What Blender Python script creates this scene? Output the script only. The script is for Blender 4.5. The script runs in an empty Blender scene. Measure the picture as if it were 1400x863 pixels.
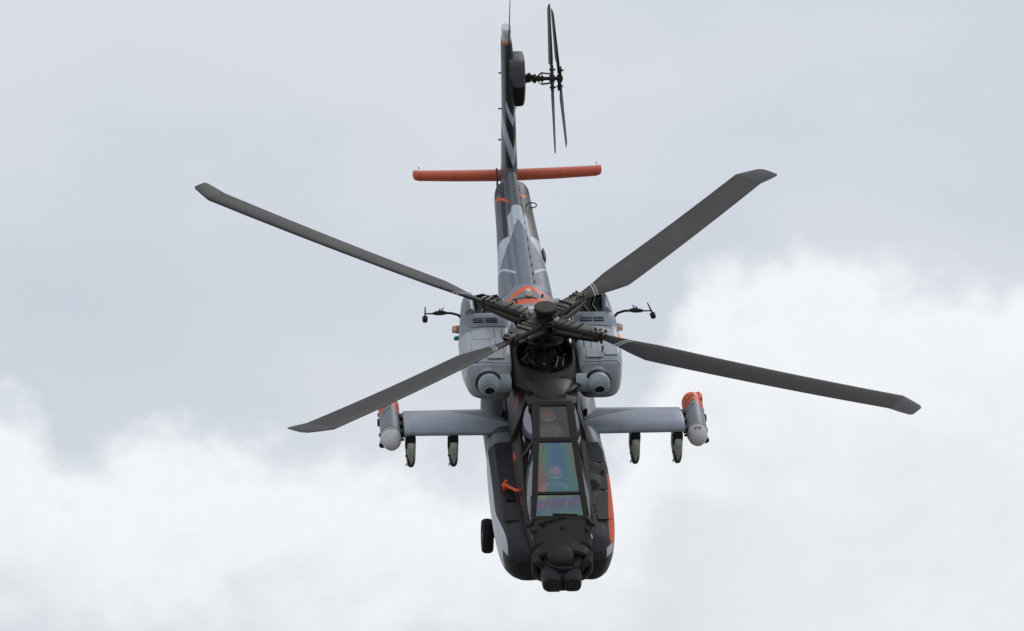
import bpy, bmesh, math, random
from mathutils import Vector, Matrix
import numpy as np
S = bpy.context.scene; COL = S.collection; random.seed(7); PI = math.pi; rad = math.radians

# ---------------------------------------------------------------- camera
EL = rad(18.0); DIST = 103.84; FPX = 8200.0
cd = bpy.data.cameras.new('camera'); cam = bpy.data.objects.new('camera', cd); COL.objects.link(cam)
cd.sensor_width = 36; cd.lens = FPX/1400*36; cd.clip_start = .5; cd.clip_end = 20000
cam.location = (0, 0, 1.7); cam.rotation_euler = (PI/2+EL, 0, 0); S.camera = cam

# ---------------------------------------------------------------- node expression helper
class X:
    def __init__(s, nt, v): s.nt, s.v = nt, v
    def op(s, o, *a):
        n = s.nt.nodes.new('ShaderNodeMath'); n.operation = o
        for i, q in enumerate((s,)+a):
            if isinstance(q, X): s.nt.links.new(q.v, n.inputs[i])
            else: n.inputs[i].default_value = q
        return X(s.nt, n.outputs[0])
    def __add__(s, o): return s.op('ADD', o)
    __radd__ = __add__
    def __sub__(s, o): return s.op('SUBTRACT', o)
    def __rsub__(s, o): return (s*-1.0).op('ADD', o)
    def __mul__(s, o): return s.op('MULTIPLY', o)
    __rmul__ = __mul__
    def __truediv__(s, o): return s.op('DIVIDE', o)
    def __neg__(s): return s*-1.0
    def __gt__(s, o): return s.op('GREATER_THAN', o)
    def __lt__(s, o): return s.op('LESS_THAN', o)
    def __and__(s, o): return s.op('MULTIPLY', o)
    def __or__(s, o): return s.op('MAXIMUM', o)
    def abs(s): return s.op('ABSOLUTE')
    def sin(s): return s.op('SINE')
    def inv(s): return 1.0 - s
    def btw(s, a, b): return (s > a) & (s < b)
    def smooth(s, a, b):
        n = s.nt.nodes.new('ShaderNodeMapRange'); n.interpolation_type = 'SMOOTHSTEP'
        s.nt.links.new(s.v, n.inputs[0])
        for i, q in ((1, a), (2, b)):
            if isinstance(q, X): s.nt.links.new(q.v, n.inputs[i])
            else: n.inputs[i].default_value = q
        return X(s.nt, n.outputs[0])
def noise(nt, vec, scale, detail=4, rough=.55, dist=0):
    n = nt.nodes.new('ShaderNodeTexNoise'); n.inputs['Scale'].default_value = scale
    n.inputs['Detail'].default_value = detail; n.inputs['Roughness'].default_value = rough
    n.inputs['Distortion'].default_value = dist
    if vec is not None: nt.links.new(vec, n.inputs['Vector'])
    return X(nt, n.outputs['Fac'])
def mix(nt, fac, a, b):
    n = nt.nodes.new('ShaderNodeMix'); n.data_type = 'RGBA'
    for i, q in ((0, fac), (6, a), (7, b)):
        if isinstance(q, X): nt.links.new(q.v, n.inputs[i])
        elif hasattr(q, 'links'): nt.links.new(q, n.inputs[i])
        elif i == 0: n.inputs[0].default_value = q
        else: n.inputs[i].default_value = (*q, 1)
    return n.outputs[2]
def comb(nt, x, y, z):
    n = nt.nodes.new('ShaderNodeCombineXYZ')
    for i, q in enumerate((x, y, z)):
        if isinstance(q, X): nt.links.new(q.v, n.inputs[i])
        else: n.inputs[i].default_value = q
    return n.outputs[0]
def lin(r, g, b):
    f = lambda c: (c/255/12.92) if c/255 <= .04045 else ((c/255+.055)/1.055)**2.4
    return (f(r), f(g), f(b))

# ---------------------------------------------------------------- sky: overcast, bright cumulus bank low down
W = bpy.data.worlds.new('World'); S.world = W; W.use_nodes = True
nt = W.node_tree; nt.nodes.clear()
SUN_EL, SUN_AZ = rad(58), rad(35)           # azimuth clockwise from +Y (the view direction)
tc = nt.nodes.new('ShaderNodeTexCoord'); nm = nt.nodes.new('ShaderNodeVectorMath'); nm.operation = 'NORMALIZE'
nt.links.new(tc.outputs['Generated'], nm.inputs[0])
sx = nt.nodes.new('ShaderNodeSeparateXYZ'); nt.links.new(nm.outputs[0], sx.inputs[0])
dx, dy, dz = (X(nt, sx.outputs[i]) for i in range(3))
az = dx.op('ARCTAN2', dy)*57.2958; el = dz.op('ARCSINE')*57.2958
vec = comb(nt, az, el*1.25, 3.7)
n_big = noise(nt, vec, .22, 3, .5); n_mid = noise(nt, vec, .75, 5, .52, .25); n_fin = noise(nt, vec, 2.2, 5, .55)
bank = 16.85 + 1.75*az.smooth(.9, 2.2) + .45*(1.0-az.smooth(-5.2, -4.3)) + 1.0*(n_big-.5) + 1.9*(n_mid-.5) + .85*(n_fin-.5)
inb = (bank-el).smooth(-.05, .7)                                   # 1 inside the cumulus bank
inb = inb.op('MINIMUM', 1.0)*el.smooth(-3, 6)
v2 = comb(nt, az*.8, el*1.6, 9.1)
shade = noise(nt, v2, .33, 4, .5, .3)
core = (bank-el).smooth(.6, 2.6)
bright = mix(nt, (shade-.43+.25*(n_fin-.5)).smooth(-.14, .14)*.95*core*(1.0-.55*az.smooth(.5, 3.0)), lin(246, 248, 250), lin(217, 222, 228))
st = noise(nt, comb(nt, az*.5, el*.9, 1.3), .34, 4, .5, .2)
strat = mix(nt, (st-.5).smooth(-.16, .16), lin(205, 212, 222), lin(219, 223, 230))
low = mix(nt, el.smooth(-2, 10), lin(214, 218, 222), strat)
cloud = mix(nt, inb, low, bright)
sky = nt.nodes.new('ShaderNodeTexSky'); sky.sky_type = 'NISHITA'; sky.sun_disc = False
sky.sun_elevation = SUN_EL; sky.sun_rotation = SUN_AZ
sk = nt.nodes.new('ShaderNodeVectorMath'); sk.operation = 'SCALE'; sk.inputs[3].default_value = .09
nt.links.new(sky.outputs[0], sk.inputs[0])
fin = mix(nt, .96, sk.outputs[0], cloud)
bg = nt.nodes.new('ShaderNodeBackground'); nt.links.new(fin, bg.inputs[0]); bg.inputs[1].default_value = 1.0
wo = nt.nodes.new('ShaderNodeOutputWorld'); nt.links.new(bg.outputs[0], wo.inputs[0])
# soft sun through the overcast
sl = bpy.data.lights.new('sun', 'SUN'); sl.energy = .9; sl.angle = rad(16); sl.color = (1, .965, .92)
so = bpy.data.objects.new('sun', sl); COL.objects.link(so)
sd = Vector((math.sin(SUN_AZ)*math.cos(SUN_EL), math.cos(SUN_AZ)*math.cos(SUN_EL), math.sin(SUN_EL)))
so.rotation_euler = sd.to_track_quat('Z', 'Y').to_euler(); so.location = sd*300
S.view_settings.view_transform = 'Standard'; S.view_settings.look = 'None'
S.view_settings.exposure = 0; S.view_settings.gamma = 1

# ---------------------------------------------------------------- mesh helpers
STUFF = {'stencil_mark', 'cover_latch', 'hub_bolt', 'bright_bolt', 'gearbox_fitting', 'blade_fitting', 'bright_fastener', 'cap_bolt', 'panel_seam', 'drain_slot', 'flap_hinge'}
SPLIT = {'turret_arm', 'fairing_fin', 'recess_shade_slab', 'louvre_slat', 'sway_brace', 'pod_bracket', 'pod_band', 'lead_lag_damper', 'pod_fitting', 'static_port', 'static_wick', 'hydraulic_line', 'roll_bar', 'hydraulic_hose', 'antenna_mount'}
def islands(bm):
    seen = set(); out = []
    for v in bm.verts:
        if v in seen: continue
        st, comp = [v], []; seen.add(v)
        while st:
            a = st.pop(); comp.append(a)
            for e_ in a.link_edges:
                b_ = e_.other_vert(a)
                if b_ not in seen: seen.add(b_); st.append(b_)
        out.append(comp)
    return out
LAST = []
def link(name, bm, mat, *a, **k):       # one object per mesh, or one per loose piece for the names in SPLIT
    LAST.clear()
    if name not in SPLIT: LAST.append(link1(name, bm, mat, *a, **k)); return LAST[0]
    for comp in islands(bm):
        nb = bmesh.new(); mp = {v: nb.verts.new(v.co) for v in comp}
        for f in {f for v in comp for f in v.link_faces}: nb.faces.new([mp[v] for v in f.verts]).material_index = f.material_index
        LAST.append(link1(name, nb, mat, *a, **k))
    bm.free(); return LAST[0]
def link1(name, bm, mat, parent=None, smooth=35, bevel=0, kind=None, label=None):
    bmesh.ops.recalc_face_normals(bm, faces=bm.faces)
    me = bpy.data.meshes.new(name); bm.to_mesh(me); bm.free()
    for m in (mat if isinstance(mat, (list, tuple)) else [mat]): me.materials.append(m)
    if name in STUFF: kind = 'stuff'
    o = bpy.data.objects.new(name, me); COL.objects.link(o)
    if smooth:
        me.polygons.foreach_set('use_smooth', [True]*len(me.polygons))
        me.set_sharp_from_angle(angle=rad(smooth))
    if bevel:
        b = o.modifiers.new('bevel', 'BEVEL'); b.width = bevel; b.segments = 2; b.limit_method = 'ANGLE'; b.angle_limit = rad(40)
    if parent is not None: o.parent = parent
    if kind: o['kind'] = kind
    if label: o['label'] = label
    return o
def bmn(): return bmesh.new()
def loft(bm, rings, cap=True, closed=True, mi=0):
    R = [[bm.verts.new(p) for p in r] for r in rings]; n = len(R[0])
    for a, b in zip(R, R[1:]):
        for i in range(n if closed else n-1):
            j = (i+1) % n
            f = bm.faces.new((a[i], a[j], b[j], b[i])); f.material_index = mi
    if cap and closed:
        bm.faces.new(R[0]).material_index = mi; bm.faces.new(R[-1]).material_index = mi
    return R
def frame(d):
    d = Vector(d).normalized(); u = Vector((0, 0, 1)) if abs(d.z) < .9 else Vector((0, 1, 0))
    a = d.cross(u).normalized(); return d, a, a.cross(d).normalized()
def cyl(bm, p, q, r, r2=None, n=20, mi=0, cap=True):
    p, q = Vector(p), Vector(q); d, a, b = frame(q-p); r2 = r if r2 is None else r2
    loft(bm, [[p+(a*math.cos(t)+b*math.sin(t))*r for t in np.linspace(0, 2*PI, n, False)],
              [q+(a*math.cos(t)+b*math.sin(t))*r2 for t in np.linspace(0, 2*PI, n, False)]], cap=cap, mi=mi)
def lathe(bm, p, axis, prof, n=28, mi=0, cap=True, sy=1):
    p = Vector(p); d, a, b = frame(axis)
    loft(bm, [[p+d*h+(a*math.cos(t)+b*math.sin(t)*sy)*max(r, .0008) for t in np.linspace(0, 2*PI, n, False)] for r, h in prof], cap=cap, mi=mi)
def tube(bm, pts, r, n=10, mi=0):
    pts = [Vector(p) for p in pts]; rs = r if isinstance(r, (list, tuple)) else [r]*len(pts); rings = []
    for i, p in enumerate(pts):
        d = (pts[min(i+1, len(pts)-1)]-pts[max(i-1, 0)])
        d, a, b = frame(d)
        rings.append([p+(a*math.cos(t)+b*math.sin(t))*rs[i] for t in np.linspace(0, 2*PI, n, False)])
    loft(bm, rings, mi=mi)
def box(bm, c, s, rot=None, mi=0, taper=(1, 1)):
    c = Vector(c); v = []
    for dz in (-1, 1):
        k = taper[0] if dz > 0 else 1; k2 = taper[1] if dz > 0 else 1
        for ax, ay in ((-1, -1), (1, -1), (1, 1), (-1, 1)):
            q = Vector((ax*s[0]/2*k, ay*s[1]/2*k2, dz*s[2]/2))
            if rot is not None: q = rot @ q
            v.append(bm.verts.new(c+q))
    for f in ((0, 3, 2, 1), (4, 5, 6, 7), (0, 1, 5, 4), (1, 2, 6, 5), (2, 3, 7, 6), (3, 0, 4, 7)):
        bm.faces.new([v[i] for i in f]).material_index = mi
def bar(bm, p, q, w, t, nrm, mi=0):
    p, q = Vector(p), Vector(q); d = (q-p).normalized(); n_ = Vector(nrm); n_ = (n_-d*n_.dot(d)).normalized(); s = d.cross(n_)
    v = [bm.verts.new(b+s*(i*w/2)+n_*(j*t/2)) for b in (p, q) for i, j in ((-1, -1), (1, -1), (1, 1), (-1, 1))]
    for f in ((0, 1, 2, 3), (4, 5, 6, 7), (0, 1, 5, 4), (1, 2, 6, 5), (2, 3, 7, 6), (3, 0, 4, 7)): bm.faces.new([v[i] for i in f]).material_index = mi
def slab(bm, pts, t, nrm=None, mi=0):
    pts = [Vector(p) for p in pts]
    if nrm is None: nrm = (pts[1]-pts[0]).cross(pts[2]-pts[0]).normalized()
    nrm = Vector(nrm); loft(bm, [pts, [p-nrm*t for p in pts]], mi=mi)
def cr(xs, ys, q):      # smooth interpolation through stations (monotone enough, vector valued)
    xs = np.array(xs, float); ys = np.array(ys, float); m = np.zeros_like(ys)
    dd = (ys[1:]-ys[:-1])/(xs[1:]-xs[:-1])[:, None]
    m[0], m[-1] = dd[0], dd[-1]
    for i in range(1, len(xs)-1):
        s = np.where(dd[i-1]*dd[i] > 0, 2*dd[i-1]*dd[i]/(dd[i-1]+dd[i]+1e-12), 0); m[i] = s
    out = []
    for x in q:
        i = min(max(int(np.searchsorted(xs, x))-1, 0), len(xs)-2); h = xs[i+1]-xs[i]; t = (x-xs[i])/h
        out.append(ys[i]*(2*t**3-3*t*t+1)+h*m[i]*(t**3-2*t*t+t)+ys[i+1]*(3*t*t-2*t**3)+h*m[i+1]*(t**3-t*t))
    return out
def sring(y, cx, hw, zb, zt, nt_=2.5, nb=2.5, n=48):
    out = []
    for t in np.linspace(0, 2*PI, n, False):
        c, s = math.cos(t), math.sin(t); e = nt_ if s >= 0 else nb; zc = (zb+zt)/2; h = (zt-zb)/2
        out.append((cx+hw*math.copysign(abs(c)**(2/e), c), y, zc+h*math.copysign(abs(s)**(2/e), s)))
    return out
def rpoly(pts, y, r=.05, k=3, f=None):   # rounded polygon ring in the x-z plane at station y
    pts = [Vector(p) for p in pts]; out = []; n = len(pts)
    for i in range(n):
        p, a, b = pts[i], pts[i-1], pts[(i+1) % n]; rr = r[i] if isinstance(r, (list, tuple)) else r
        ra = min(rr, (a-p).length*.45); rb = min(rr, (b-p).length*.45)
        A = p+(a-p).normalized()*ra; B = p+(b-p).normalized()*rb
        for j in range(k+1):
            t = j/k; q = A*(1-t)**2+p*2*t*(1-t)+B*t*t; out.append((q.x, y, q.y) if f is None else f(q.x, q.y))
    return out

# ---------------------------------------------------------------- materials
def newmat(name):
    m = bpy.data.materials.new(name); m.use_nodes = True; nt = m.node_tree
    b = nt.nodes['Principled BSDF']; return m, nt, b
def paint(name, base, layers=(), rough=.5, wear=.10, lines=(), grime=None, spec=.3, coord='Object', metal=0, linedark=.45):
    m, nt, b = newmat(name); tc = nt.nodes.new('ShaderNodeTexCoord'); co = tc.outputs[coord]
    sp = nt.nodes.new('ShaderNodeSeparateXYZ'); nt.links.new(co, sp.inputs[0])
    x, y, z = (X(nt, sp.outputs[i]) for i in range(3))
    c = None
    for fn, colr in layers: c = mix(nt, fn(x, y, z), base if c is None else c, colr)
    if c is None: c = mix(nt, 0.0, base, base)
    n1 = noise(nt, co, 2.3, 6, .62, .4); n2 = noise(nt, comb(nt, x*9, y*1.2, z*9), 1.6, 5, .6)
    n3 = noise(nt, co, 26, 4, .7)
    k = 1.0 + wear*1.6*(n1-.5) + wear*1.2*(n2-.5) + wear*.8*(n3-.5)
    spots = (n3-.66).smooth(0, .06)*(n1-.45).smooth(0, .2)
    h = None
    for ax, period, off, w in lines:
        q = {'x': x, 'y': y, 'z': z}[ax]
        q = ((q+off+100*period).op('MODULO', period)-period/2).abs()
        l = (q < w); h = l if h is None else (h | l)
    if h is not None: k = k*(1.0-h*linedark)
    for ax, period, off, w in lines:       # fastener rows either side of each seam
        q = {'x': x, 'y': y, 'z': z}[ax]; o_ = y if ax != 'y' else (x+z*.7)
        q = ((q+off+100*period).op('MODULO', period)-period/2).abs()
        dots = q.btw(.018, .034) & (((o_+100).op('MODULO', .06)-.03).abs() < .009); k = k*(1.0-dots*.3)
    mul = nt.nodes.new('ShaderNodeVectorMath'); mul.operation = 'SCALE'; nt.links.new(c, mul.inputs[0]); nt.links.new(k.v, mul.inputs[3])
    c2 = mix(nt, spots*.3*(wear/.1), mul.outputs[0], (.05, .045, .04))
    nt.links.new(c2, b.inputs['Base Color'])
    rg = rough+.18*(n1-.5)+.1*(n3-.5); nt.links.new(rg.v, b.inputs['Roughness'])
    b.inputs['Specular IOR Level'].default_value = spec; b.inputs['Metallic'].default_value = metal
    bp = nt.nodes.new('ShaderNodeBump'); bp.inputs['Strength'].default_value = .25; bp.inputs['Distance'].default_value = .01
    hh = n1*.9+n3*.12
    if h is not None: hh = hh-h*.5
    nt.links.new(hh.v, bp.inputs['Height']); nt.links.new(bp.outputs[0], b.inputs['Normal'])
    return m
OLIVE = lin(45, 41, 36); SLATE = lin(50, 50, 55); LGREY = lin(158, 166, 176); MGREY = lin(126, 134, 146); DGREY = lin(72, 74, 82)
BLACK = lin(38, 38, 42); ORANGE = lin(228, 92, 48); PALE = lin(196, 204, 214); NAC = lin(178, 183, 189)
m_olive = paint('olive_drab_paint', OLIVE, rough=.55, wear=.28, lines=(('y', .62, .1, .005),))
m_hub = paint('rotor_hub_metal', lin(42, 37, 31), rough=.5, wear=.6, spec=.4)
m_black = paint('matt_black', lin(30, 29, 31), rough=.6, wear=.2)
m_steel = paint('bare_steel', lin(150, 146, 136), rough=.35, wear=.4, metal=.7)
m_dark = paint('dark_grey_paint', lin(44, 43, 46), rough=.5, wear=.15)
m_rubber = paint('tyre_rubber', lin(30, 30, 32), rough=.75, wear=.2)
m_lgrey = paint('light_grey_paint', LGREY, rough=.5, wear=.08, lines=(('y', .8, .2, .004),))
m_orange = paint('orange_paint', ORANGE, rough=.5, wear=.1)
m_gap = paint('panel_gap_grey', lin(104, 108, 114), rough=.6)
m_stripe = paint('pale_stripe', lin(150, 150, 148), rough=.5)
m_seatc = paint('cockpit_black', lin(26, 26, 28), rough=.8, wear=.2)
m_suit = paint('grey_flight_suit', lin(160, 160, 156), rough=.9, wear=.3)
m_helm = paint('orange_helmet_shell', lin(240, 118, 60), rough=.35, wear=.06)
m_glove = paint('orange_glove', lin(250, 104, 84), rough=.8, wear=.15)
m_skin = paint('skin', lin(196, 150, 125), rough=.6, wear=.05)
m_white = paint('off_white', lin(214, 210, 192), rough=.5, wear=.1)
def lens(name, c, emit=0, rough=.08, trans=0):
    m, nt, b = newmat(name); b.inputs['Base Color'].default_value = (*c, 1); b.inputs['Roughness'].default_value = rough
    b.inputs['Transmission Weight'].default_value = trans
    if emit: b.inputs['Emission Color'].default_value = (*c, 1); b.inputs['Emission Strength'].default_value = emit
    return m
m_green = lens('green_lens', (.0, .30, .16)); m_redlit = lens('lit_orange_red_lens', (1., .16, .03), 2.2)
m_amber = lens('amber_lens', (.62, .22, .07), 0, .15); m_clear = lens('clear_lens', (.75, .7, .66), 0, .12, .35); m_glassblk = lens('black_optic_glass', (.012, .012, .015), 0, .05)
m_clearc = lens('clear_beacon_lens', (.86, .88, .92), 0, .15, .25)
def glass(name, colfn, reflect=.4, tint=(.5, .52, .5)):
    m, nt, b = newmat(name); nt.nodes.remove(b); out = nt.nodes['Material Output']
    tc = nt.nodes.new('ShaderNodeTexCoord'); sp = nt.nodes.new('ShaderNodeSeparateXYZ'); nt.links.new(tc.outputs['Object'], sp.inputs[0])
    x, y, z = (X(nt, sp.outputs[i]) for i in range(3))
    t = nt.nodes.new('ShaderNodeBsdfTransparent'); t.inputs[0].default_value = (*tint, 1)
    g = nt.nodes.new('ShaderNodeBsdfGlossy'); g.inputs['Roughness'].default_value = .06
    c = colfn(nt, x, y, z, noise(nt, tc.outputs['Object'], 3.0, 3, .5))
    nt.links.new(c, g.inputs[0])
    s = nt.nodes.new('ShaderNodeMixShader'); s.inputs[0].default_value = reflect
    nt.links.new(t.outputs[0], s.inputs[1]); nt.links.new(g.outputs[0], s.inputs[2]); nt.links.new(s.outputs[0], out.inputs[0])
    return m
def irid_main(nt, x, y, z, n):      # stress colours of the polarised canopy acrylic, plus a painted red glove patch
    e = (x/(.22+(-2.9-y)*.13)).abs()+ .5*(n-.5)
    c = mix(nt, e.smooth(.25, .8), (0.36, 0.58, 0.84), (0.42, 0.70, 0.60))
    c = mix(nt, e.smooth(.75, 1.1), c, (0.56, 0.62, 0.50))
    c = mix(nt, (y*-1+.25*(n-.5)).smooth(3.2, 3.8)*.7, c, (0.38, 0.68, 0.70))
    return mix(nt, (x*-1).smooth(.1, .3)*(y*-1).smooth(3.1, 3.6)*.8, c, (1.0, .42, .38))  # red patch coloured into the pane to stand for the raised glove behind
def irid_low(nt, x, y, z, n):
    q = (z-2.19)/.24 + .5*(n-.5)-x*.35
    c = mix(nt, q.smooth(.05, .4), (0.38, 0.68, 0.58), (0.42, 0.52, 0.70))
    c = mix(nt, q.smooth(.4, .6), c, (0.58, 0.46, 0.58))
    c = mix(nt, q.smooth(.62, .8), c, (0.42, 0.50, 0.70))
    return mix(nt, q.smooth(.78, .98), c, (0.57, 0.69, 0.54))
m_g_main = glass('iridescent_canopy_glass', irid_main, .20, (.95, .96, .96))
m_g_low = glass('iridescent_windshield_glass', irid_low, .20, (.95, .96, .96))
m_g_top = glass('grey_canopy_glass', lambda nt, x, y, z, n: mix(nt, n, (.6, .59, .57), (.7, .67, .66)), .09, (.9, .9, .9))
m_g_side = glass('clear_side_glass', lambda nt, x, y, z, n: mix(nt, n, (.85, .86, .95), (.9, .9, .97)), .30, (.42, .42, .44))

# painted schemes (object space = airframe space: x port, y aft, z up)
def L_(f): return f
orange_side = lambda x, y, z: (x < -.40) & y.btw(-1.25, -.66) & ((z-2.9-(y+.73)*.64).abs() < .075)
def boomq(x, y): return y+x.abs()*3.4
m_fus = paint('fuselage_scheme', OLIVE, [
    (lambda x, y, z: (z < 2.0) & (y > -1.6), DGREY),
    (lambda x, y, z: (y > .55), MGREY),
    (lambda x, y, z: (y > .55) & (y < 1.9) & (x.abs() < .5), PALE),
    (lambda x, y, z: (y.btw(2.2, 2.62)) & (x.abs() < .44), ORANGE),
    (lambda x, y, z: (y.btw(2.62, 3.5)), lin(112, 116, 124)),
    (lambda x, y, z: (y > 1.5) & ((y+x.abs()*1.25).btw(3.32, 3.54)), ORANGE),
    (lambda x, y, z: (y > 1.9) & ((y+x.abs()*1.25) > 3.54), MGREY),
    (orange_side, ORANGE),
    (lambda x, y, z: (x < -.56) & z.btw(2.11, 2.17) & y.btw(-2.26, -2.04), ORANGE),
    (lambda x, y, z: (x < -.60) & z.btw(1.9, 2.12) & y.btw(-4.0, -2.2) & ((z-2.10+(y+2.2)*.0).abs() < .007), lin(176, 74, 40)),
    ], rough=.52, wear=.24, lines=(('y', .71, .33, .005), ('z', 1.1, .2, .004)))
m_boom = paint('tail_boom_scheme', MGREY, [
    (lambda x, y, z: (x.abs()-.2-(6.-y)*.0).btw(0, .07) & (y < 5.6) & (y > 3.6), lin(112, 119, 131)),
    (lambda x, y, z: (boomq(x, y) > 6.33), lin(98, 100, 108)),
    (lambda x, y, z: (y > 5.3) & (boomq(x, y) > 5.86) & (x.abs()-.17-(7-y)*.03).btw(0, .075), lin(38, 37, 41)),
    (lambda x, y, z: (x.abs() < .012) & (y > 5.9), lin(60, 60, 66)),
    (lambda x, y, z: (boomq(x, y) > 5.90) & (((x.abs() < .18) & (y+x*x*9.0 < 6.38)) | ((x.abs() > .19) & (y < 5.38))), PALE),
    (lambda x, y, z: ((y-(x*x)*2.4-3.98).abs() < .045) & (x.abs() > .17), PALE),
    (lambda x, y, z: (x < -.1) & ((y-6.95+(x+.3)*1.6).abs() < .05), ORANGE),
    (lambda x, y, z: (x > .1) & ((y-6.9).abs() < .05) & (x < .22), ORANGE),
    (lambda x, y, z: (y > 7.1) & (x.abs() > .18), lin(52, 52, 58)),
    ], rough=.5, wear=.17, lines=(('y', .93, .4, .006), ('x', .13, .065, .004)), linedark=.35)
def efab_layers(x, y, z): pass
m_bay = paint('avionics_bay_scheme', SLATE, [
    (lambda x, y, z: (y > -1.45), DGREY),
    (lambda x, y, z: (y.btw(-1.45, -1.1)) & (x < 0), lin(120, 124, 128)),
    (lambda x, y, z: (x < -.60) & ((x+1.032-(y*-1-3.3).smooth(0, 1.3)*.15) < 0) & (z < 1.93) & (y > -4.62), lin(205, 210, 216)),
    (lambda x, y, z: (x > 0) & ((x*-1.0*4.5+4.5-y*1.0) < 2.15) & (y > -2.1), LGREY),
    (lambda x, y, z: (x > 0) & (x > (.80+(y+2.4)*.0)) & y.btw(-4.35, -2.37) & (((y*-1)-2.37)*.11+.87 > (1.93-x*.0)*0) & ((x-.945+((y*-1)-2.37).smooth(0, 1.9)*.10) > 0), ORANGE),
    (lambda x, y, z: (x > .78) & y.btw(-4.62, -4.35) & (z < 1.8), PALE),
    (lambda x, y, z: (z < 1.3) | ((z < 1.66) & (y < -4.3)), lin(34, 31, 30)),  # near-black along the bottom and the lower front face
    ], rough=.5, wear=.24, lines=(('y', .85, .12, .006), ('x', .31, .08, .005)))
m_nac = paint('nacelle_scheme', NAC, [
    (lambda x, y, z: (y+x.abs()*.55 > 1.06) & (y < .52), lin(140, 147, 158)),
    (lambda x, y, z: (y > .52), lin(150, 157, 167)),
    (lambda x, y, z: (y < -.66), lin(142, 146, 151)),  # shade on the forward-facing lower front, painted in as a darker grey
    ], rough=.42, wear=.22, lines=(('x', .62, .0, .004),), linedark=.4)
m_wing = paint('stub_wing_scheme', lin(158, 165, 178), [
    (lambda x, y, z: (y+x.abs()*.55) > 1.02-(x.abs()-.7)*0, lin(146, 152, 163)),
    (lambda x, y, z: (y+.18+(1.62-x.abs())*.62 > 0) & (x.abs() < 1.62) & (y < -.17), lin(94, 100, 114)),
    (lambda x, y, z: x.btw(2.18, 2.27) & y.btw(-.16, -.06), lin(170, 168, 120)),
    ], rough=.42, wear=.15, lines=(('y', .5, .32, .006), ('x', .9, .05, .004)), linedark=.3)
m_fin = paint('tail_fin_scheme', BLACK, [
    (lambda x, y, z: (x < -.09), lin(88, 92, 102)),
    (lambda x, y, z: (z-(x-.045).abs()*2.7).btw(2.20, 2.50), lin(168, 176, 188)),
    (lambda x, y, z: (z-(x-.04).abs()*2.2).btw(2.88, 3.04) & (x > -.09), lin(168, 176, 188)),
    (lambda x, y, z: z < 2.2, lin(96, 96, 100)),
    ], rough=.45, wear=.15, lines=(('z', .55, .1, .004),))
m_stab = paint('stabilator_scheme', lin(214, 104, 74), [
    (lambda x, y, z: x.abs().btw(1.0, 1.5) & (z < 1.62) & (y > 8.4), lin(192, 98, 74))], rough=.5, wear=.12, lines=(('x', .66, .0, .005),))
m_blade = paint('rotor_blade_paint', lin(44, 42, 45), [
    (lambda x, y, z: ((x+y*.9).btw(1.62, 1.655)) | ((x+y*.9).btw(1.70, 1.73)), lin(170, 168, 160)),
    (lambda x, y, z: (x > 7.0), lin(64, 64, 68)),
    (lambda x, y, z: (y < -.215) & (x > 2.6), lin(70, 69, 70)),
    (lambda x, y, z: x.btw(6.2, 6.23) | x.btw(4.1, 4.115), lin(30, 29, 30))], rough=.6, wear=.45, spec=.25)
podq = lambda x, y: y+x.abs()*1.35
m_pod = paint('pod_scheme', lin(136, 141, 148), [
    (lambda x, y, z: podq(x, y) > .08, lin(78, 82, 90)),
    (lambda x, y, z: podq(x, y) > .12, lin(140, 148, 158)),
    (lambda x, y, z: podq(x, y) > .20, lin(84, 78, 80)),
    (lambda x, y, z: podq(x, y) > .24, ORANGE),
    (lambda x, y, z: podq(x, y).btw(.34, .39) | (podq(x, y).btw(.52, .56) & (y < .36)), lin(84, 72, 70)),
    (lambda x, y, z: (y < -.46), lin(206, 206, 207)),
    (lambda x, y, z: y.btw(-.48, -.46) | y.btw(-.54, -.53), lin(104, 106, 112)),
    ], rough=.45, wear=.2)
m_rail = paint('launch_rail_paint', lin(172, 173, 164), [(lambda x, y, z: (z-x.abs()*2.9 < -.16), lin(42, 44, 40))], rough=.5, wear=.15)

# ---------------------------------------------------------------- ground, out of view, put in for its bounce light
def ground_mat():
    m, nt, b = newmat('airfield_ground'); tc = nt.nodes.new('ShaderNodeTexCoord'); co = tc.outputs['Object']
    sp = nt.nodes.new('ShaderNodeSeparateXYZ'); nt.links.new(co, sp.inputs[0]); x, y = X(nt, sp.outputs[0]), X(nt, sp.outputs[1])
    a = noise(nt, co, .02, 6, .6); f = noise(nt, co, 1.8, 6, .7)
    conc = mix(nt, f*.5+a*.5, (.21, .205, .195), (.15, .147, .14))  # unseen concrete, added to bounce neutral light onto the undersides
    jx = ((x+1000).op('MODULO', 6.0)-3).abs(); jy = ((y+1000).op('MODULO', 6.0)-3).abs()
    conc = mix(nt, (jx < .02) | (jy < .02), conc, (.08, .08, .075))
    grass = mix(nt, a, (.10, .12, .06), (.15, .15, .09))
    c = mix(nt, (x.op('POWER', 2)+(y-90).op('POWER', 2)).op('SQRT').smooth(248, 249), conc, grass); nt.links.new(c, b.inputs['Base Color'])
    b.inputs['Roughness'].default_value = .9
    bp = nt.nodes.new('ShaderNodeBump'); bp.inputs['Distance'].default_value = .02; nt.links.new(f.v, bp.inputs['Height']); nt.links.new(bp.outputs[0], b.inputs['Normal'])
    return m
bm = bmn(); n = 96; rr = [0.0, 20, 60, 150, 400, 1200, 4000, 9000]; ctr = bm.verts.new((0, 0, 0)); prev = None
for r in rr[1:]:
    ring = [bm.verts.new((r*math.cos(t), r*math.sin(t), 0)) for t in np.linspace(0, 2*PI, n, False)]
    for i in range(n):
        j = (i+1) % n
        bm.faces.new((ctr, ring[i], ring[j]) if prev is None else (prev[i], ring[i], ring[j], prev[j]))
    prev = ring
link('ground', bm, ground_mat(), smooth=0, kind='structure')

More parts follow.
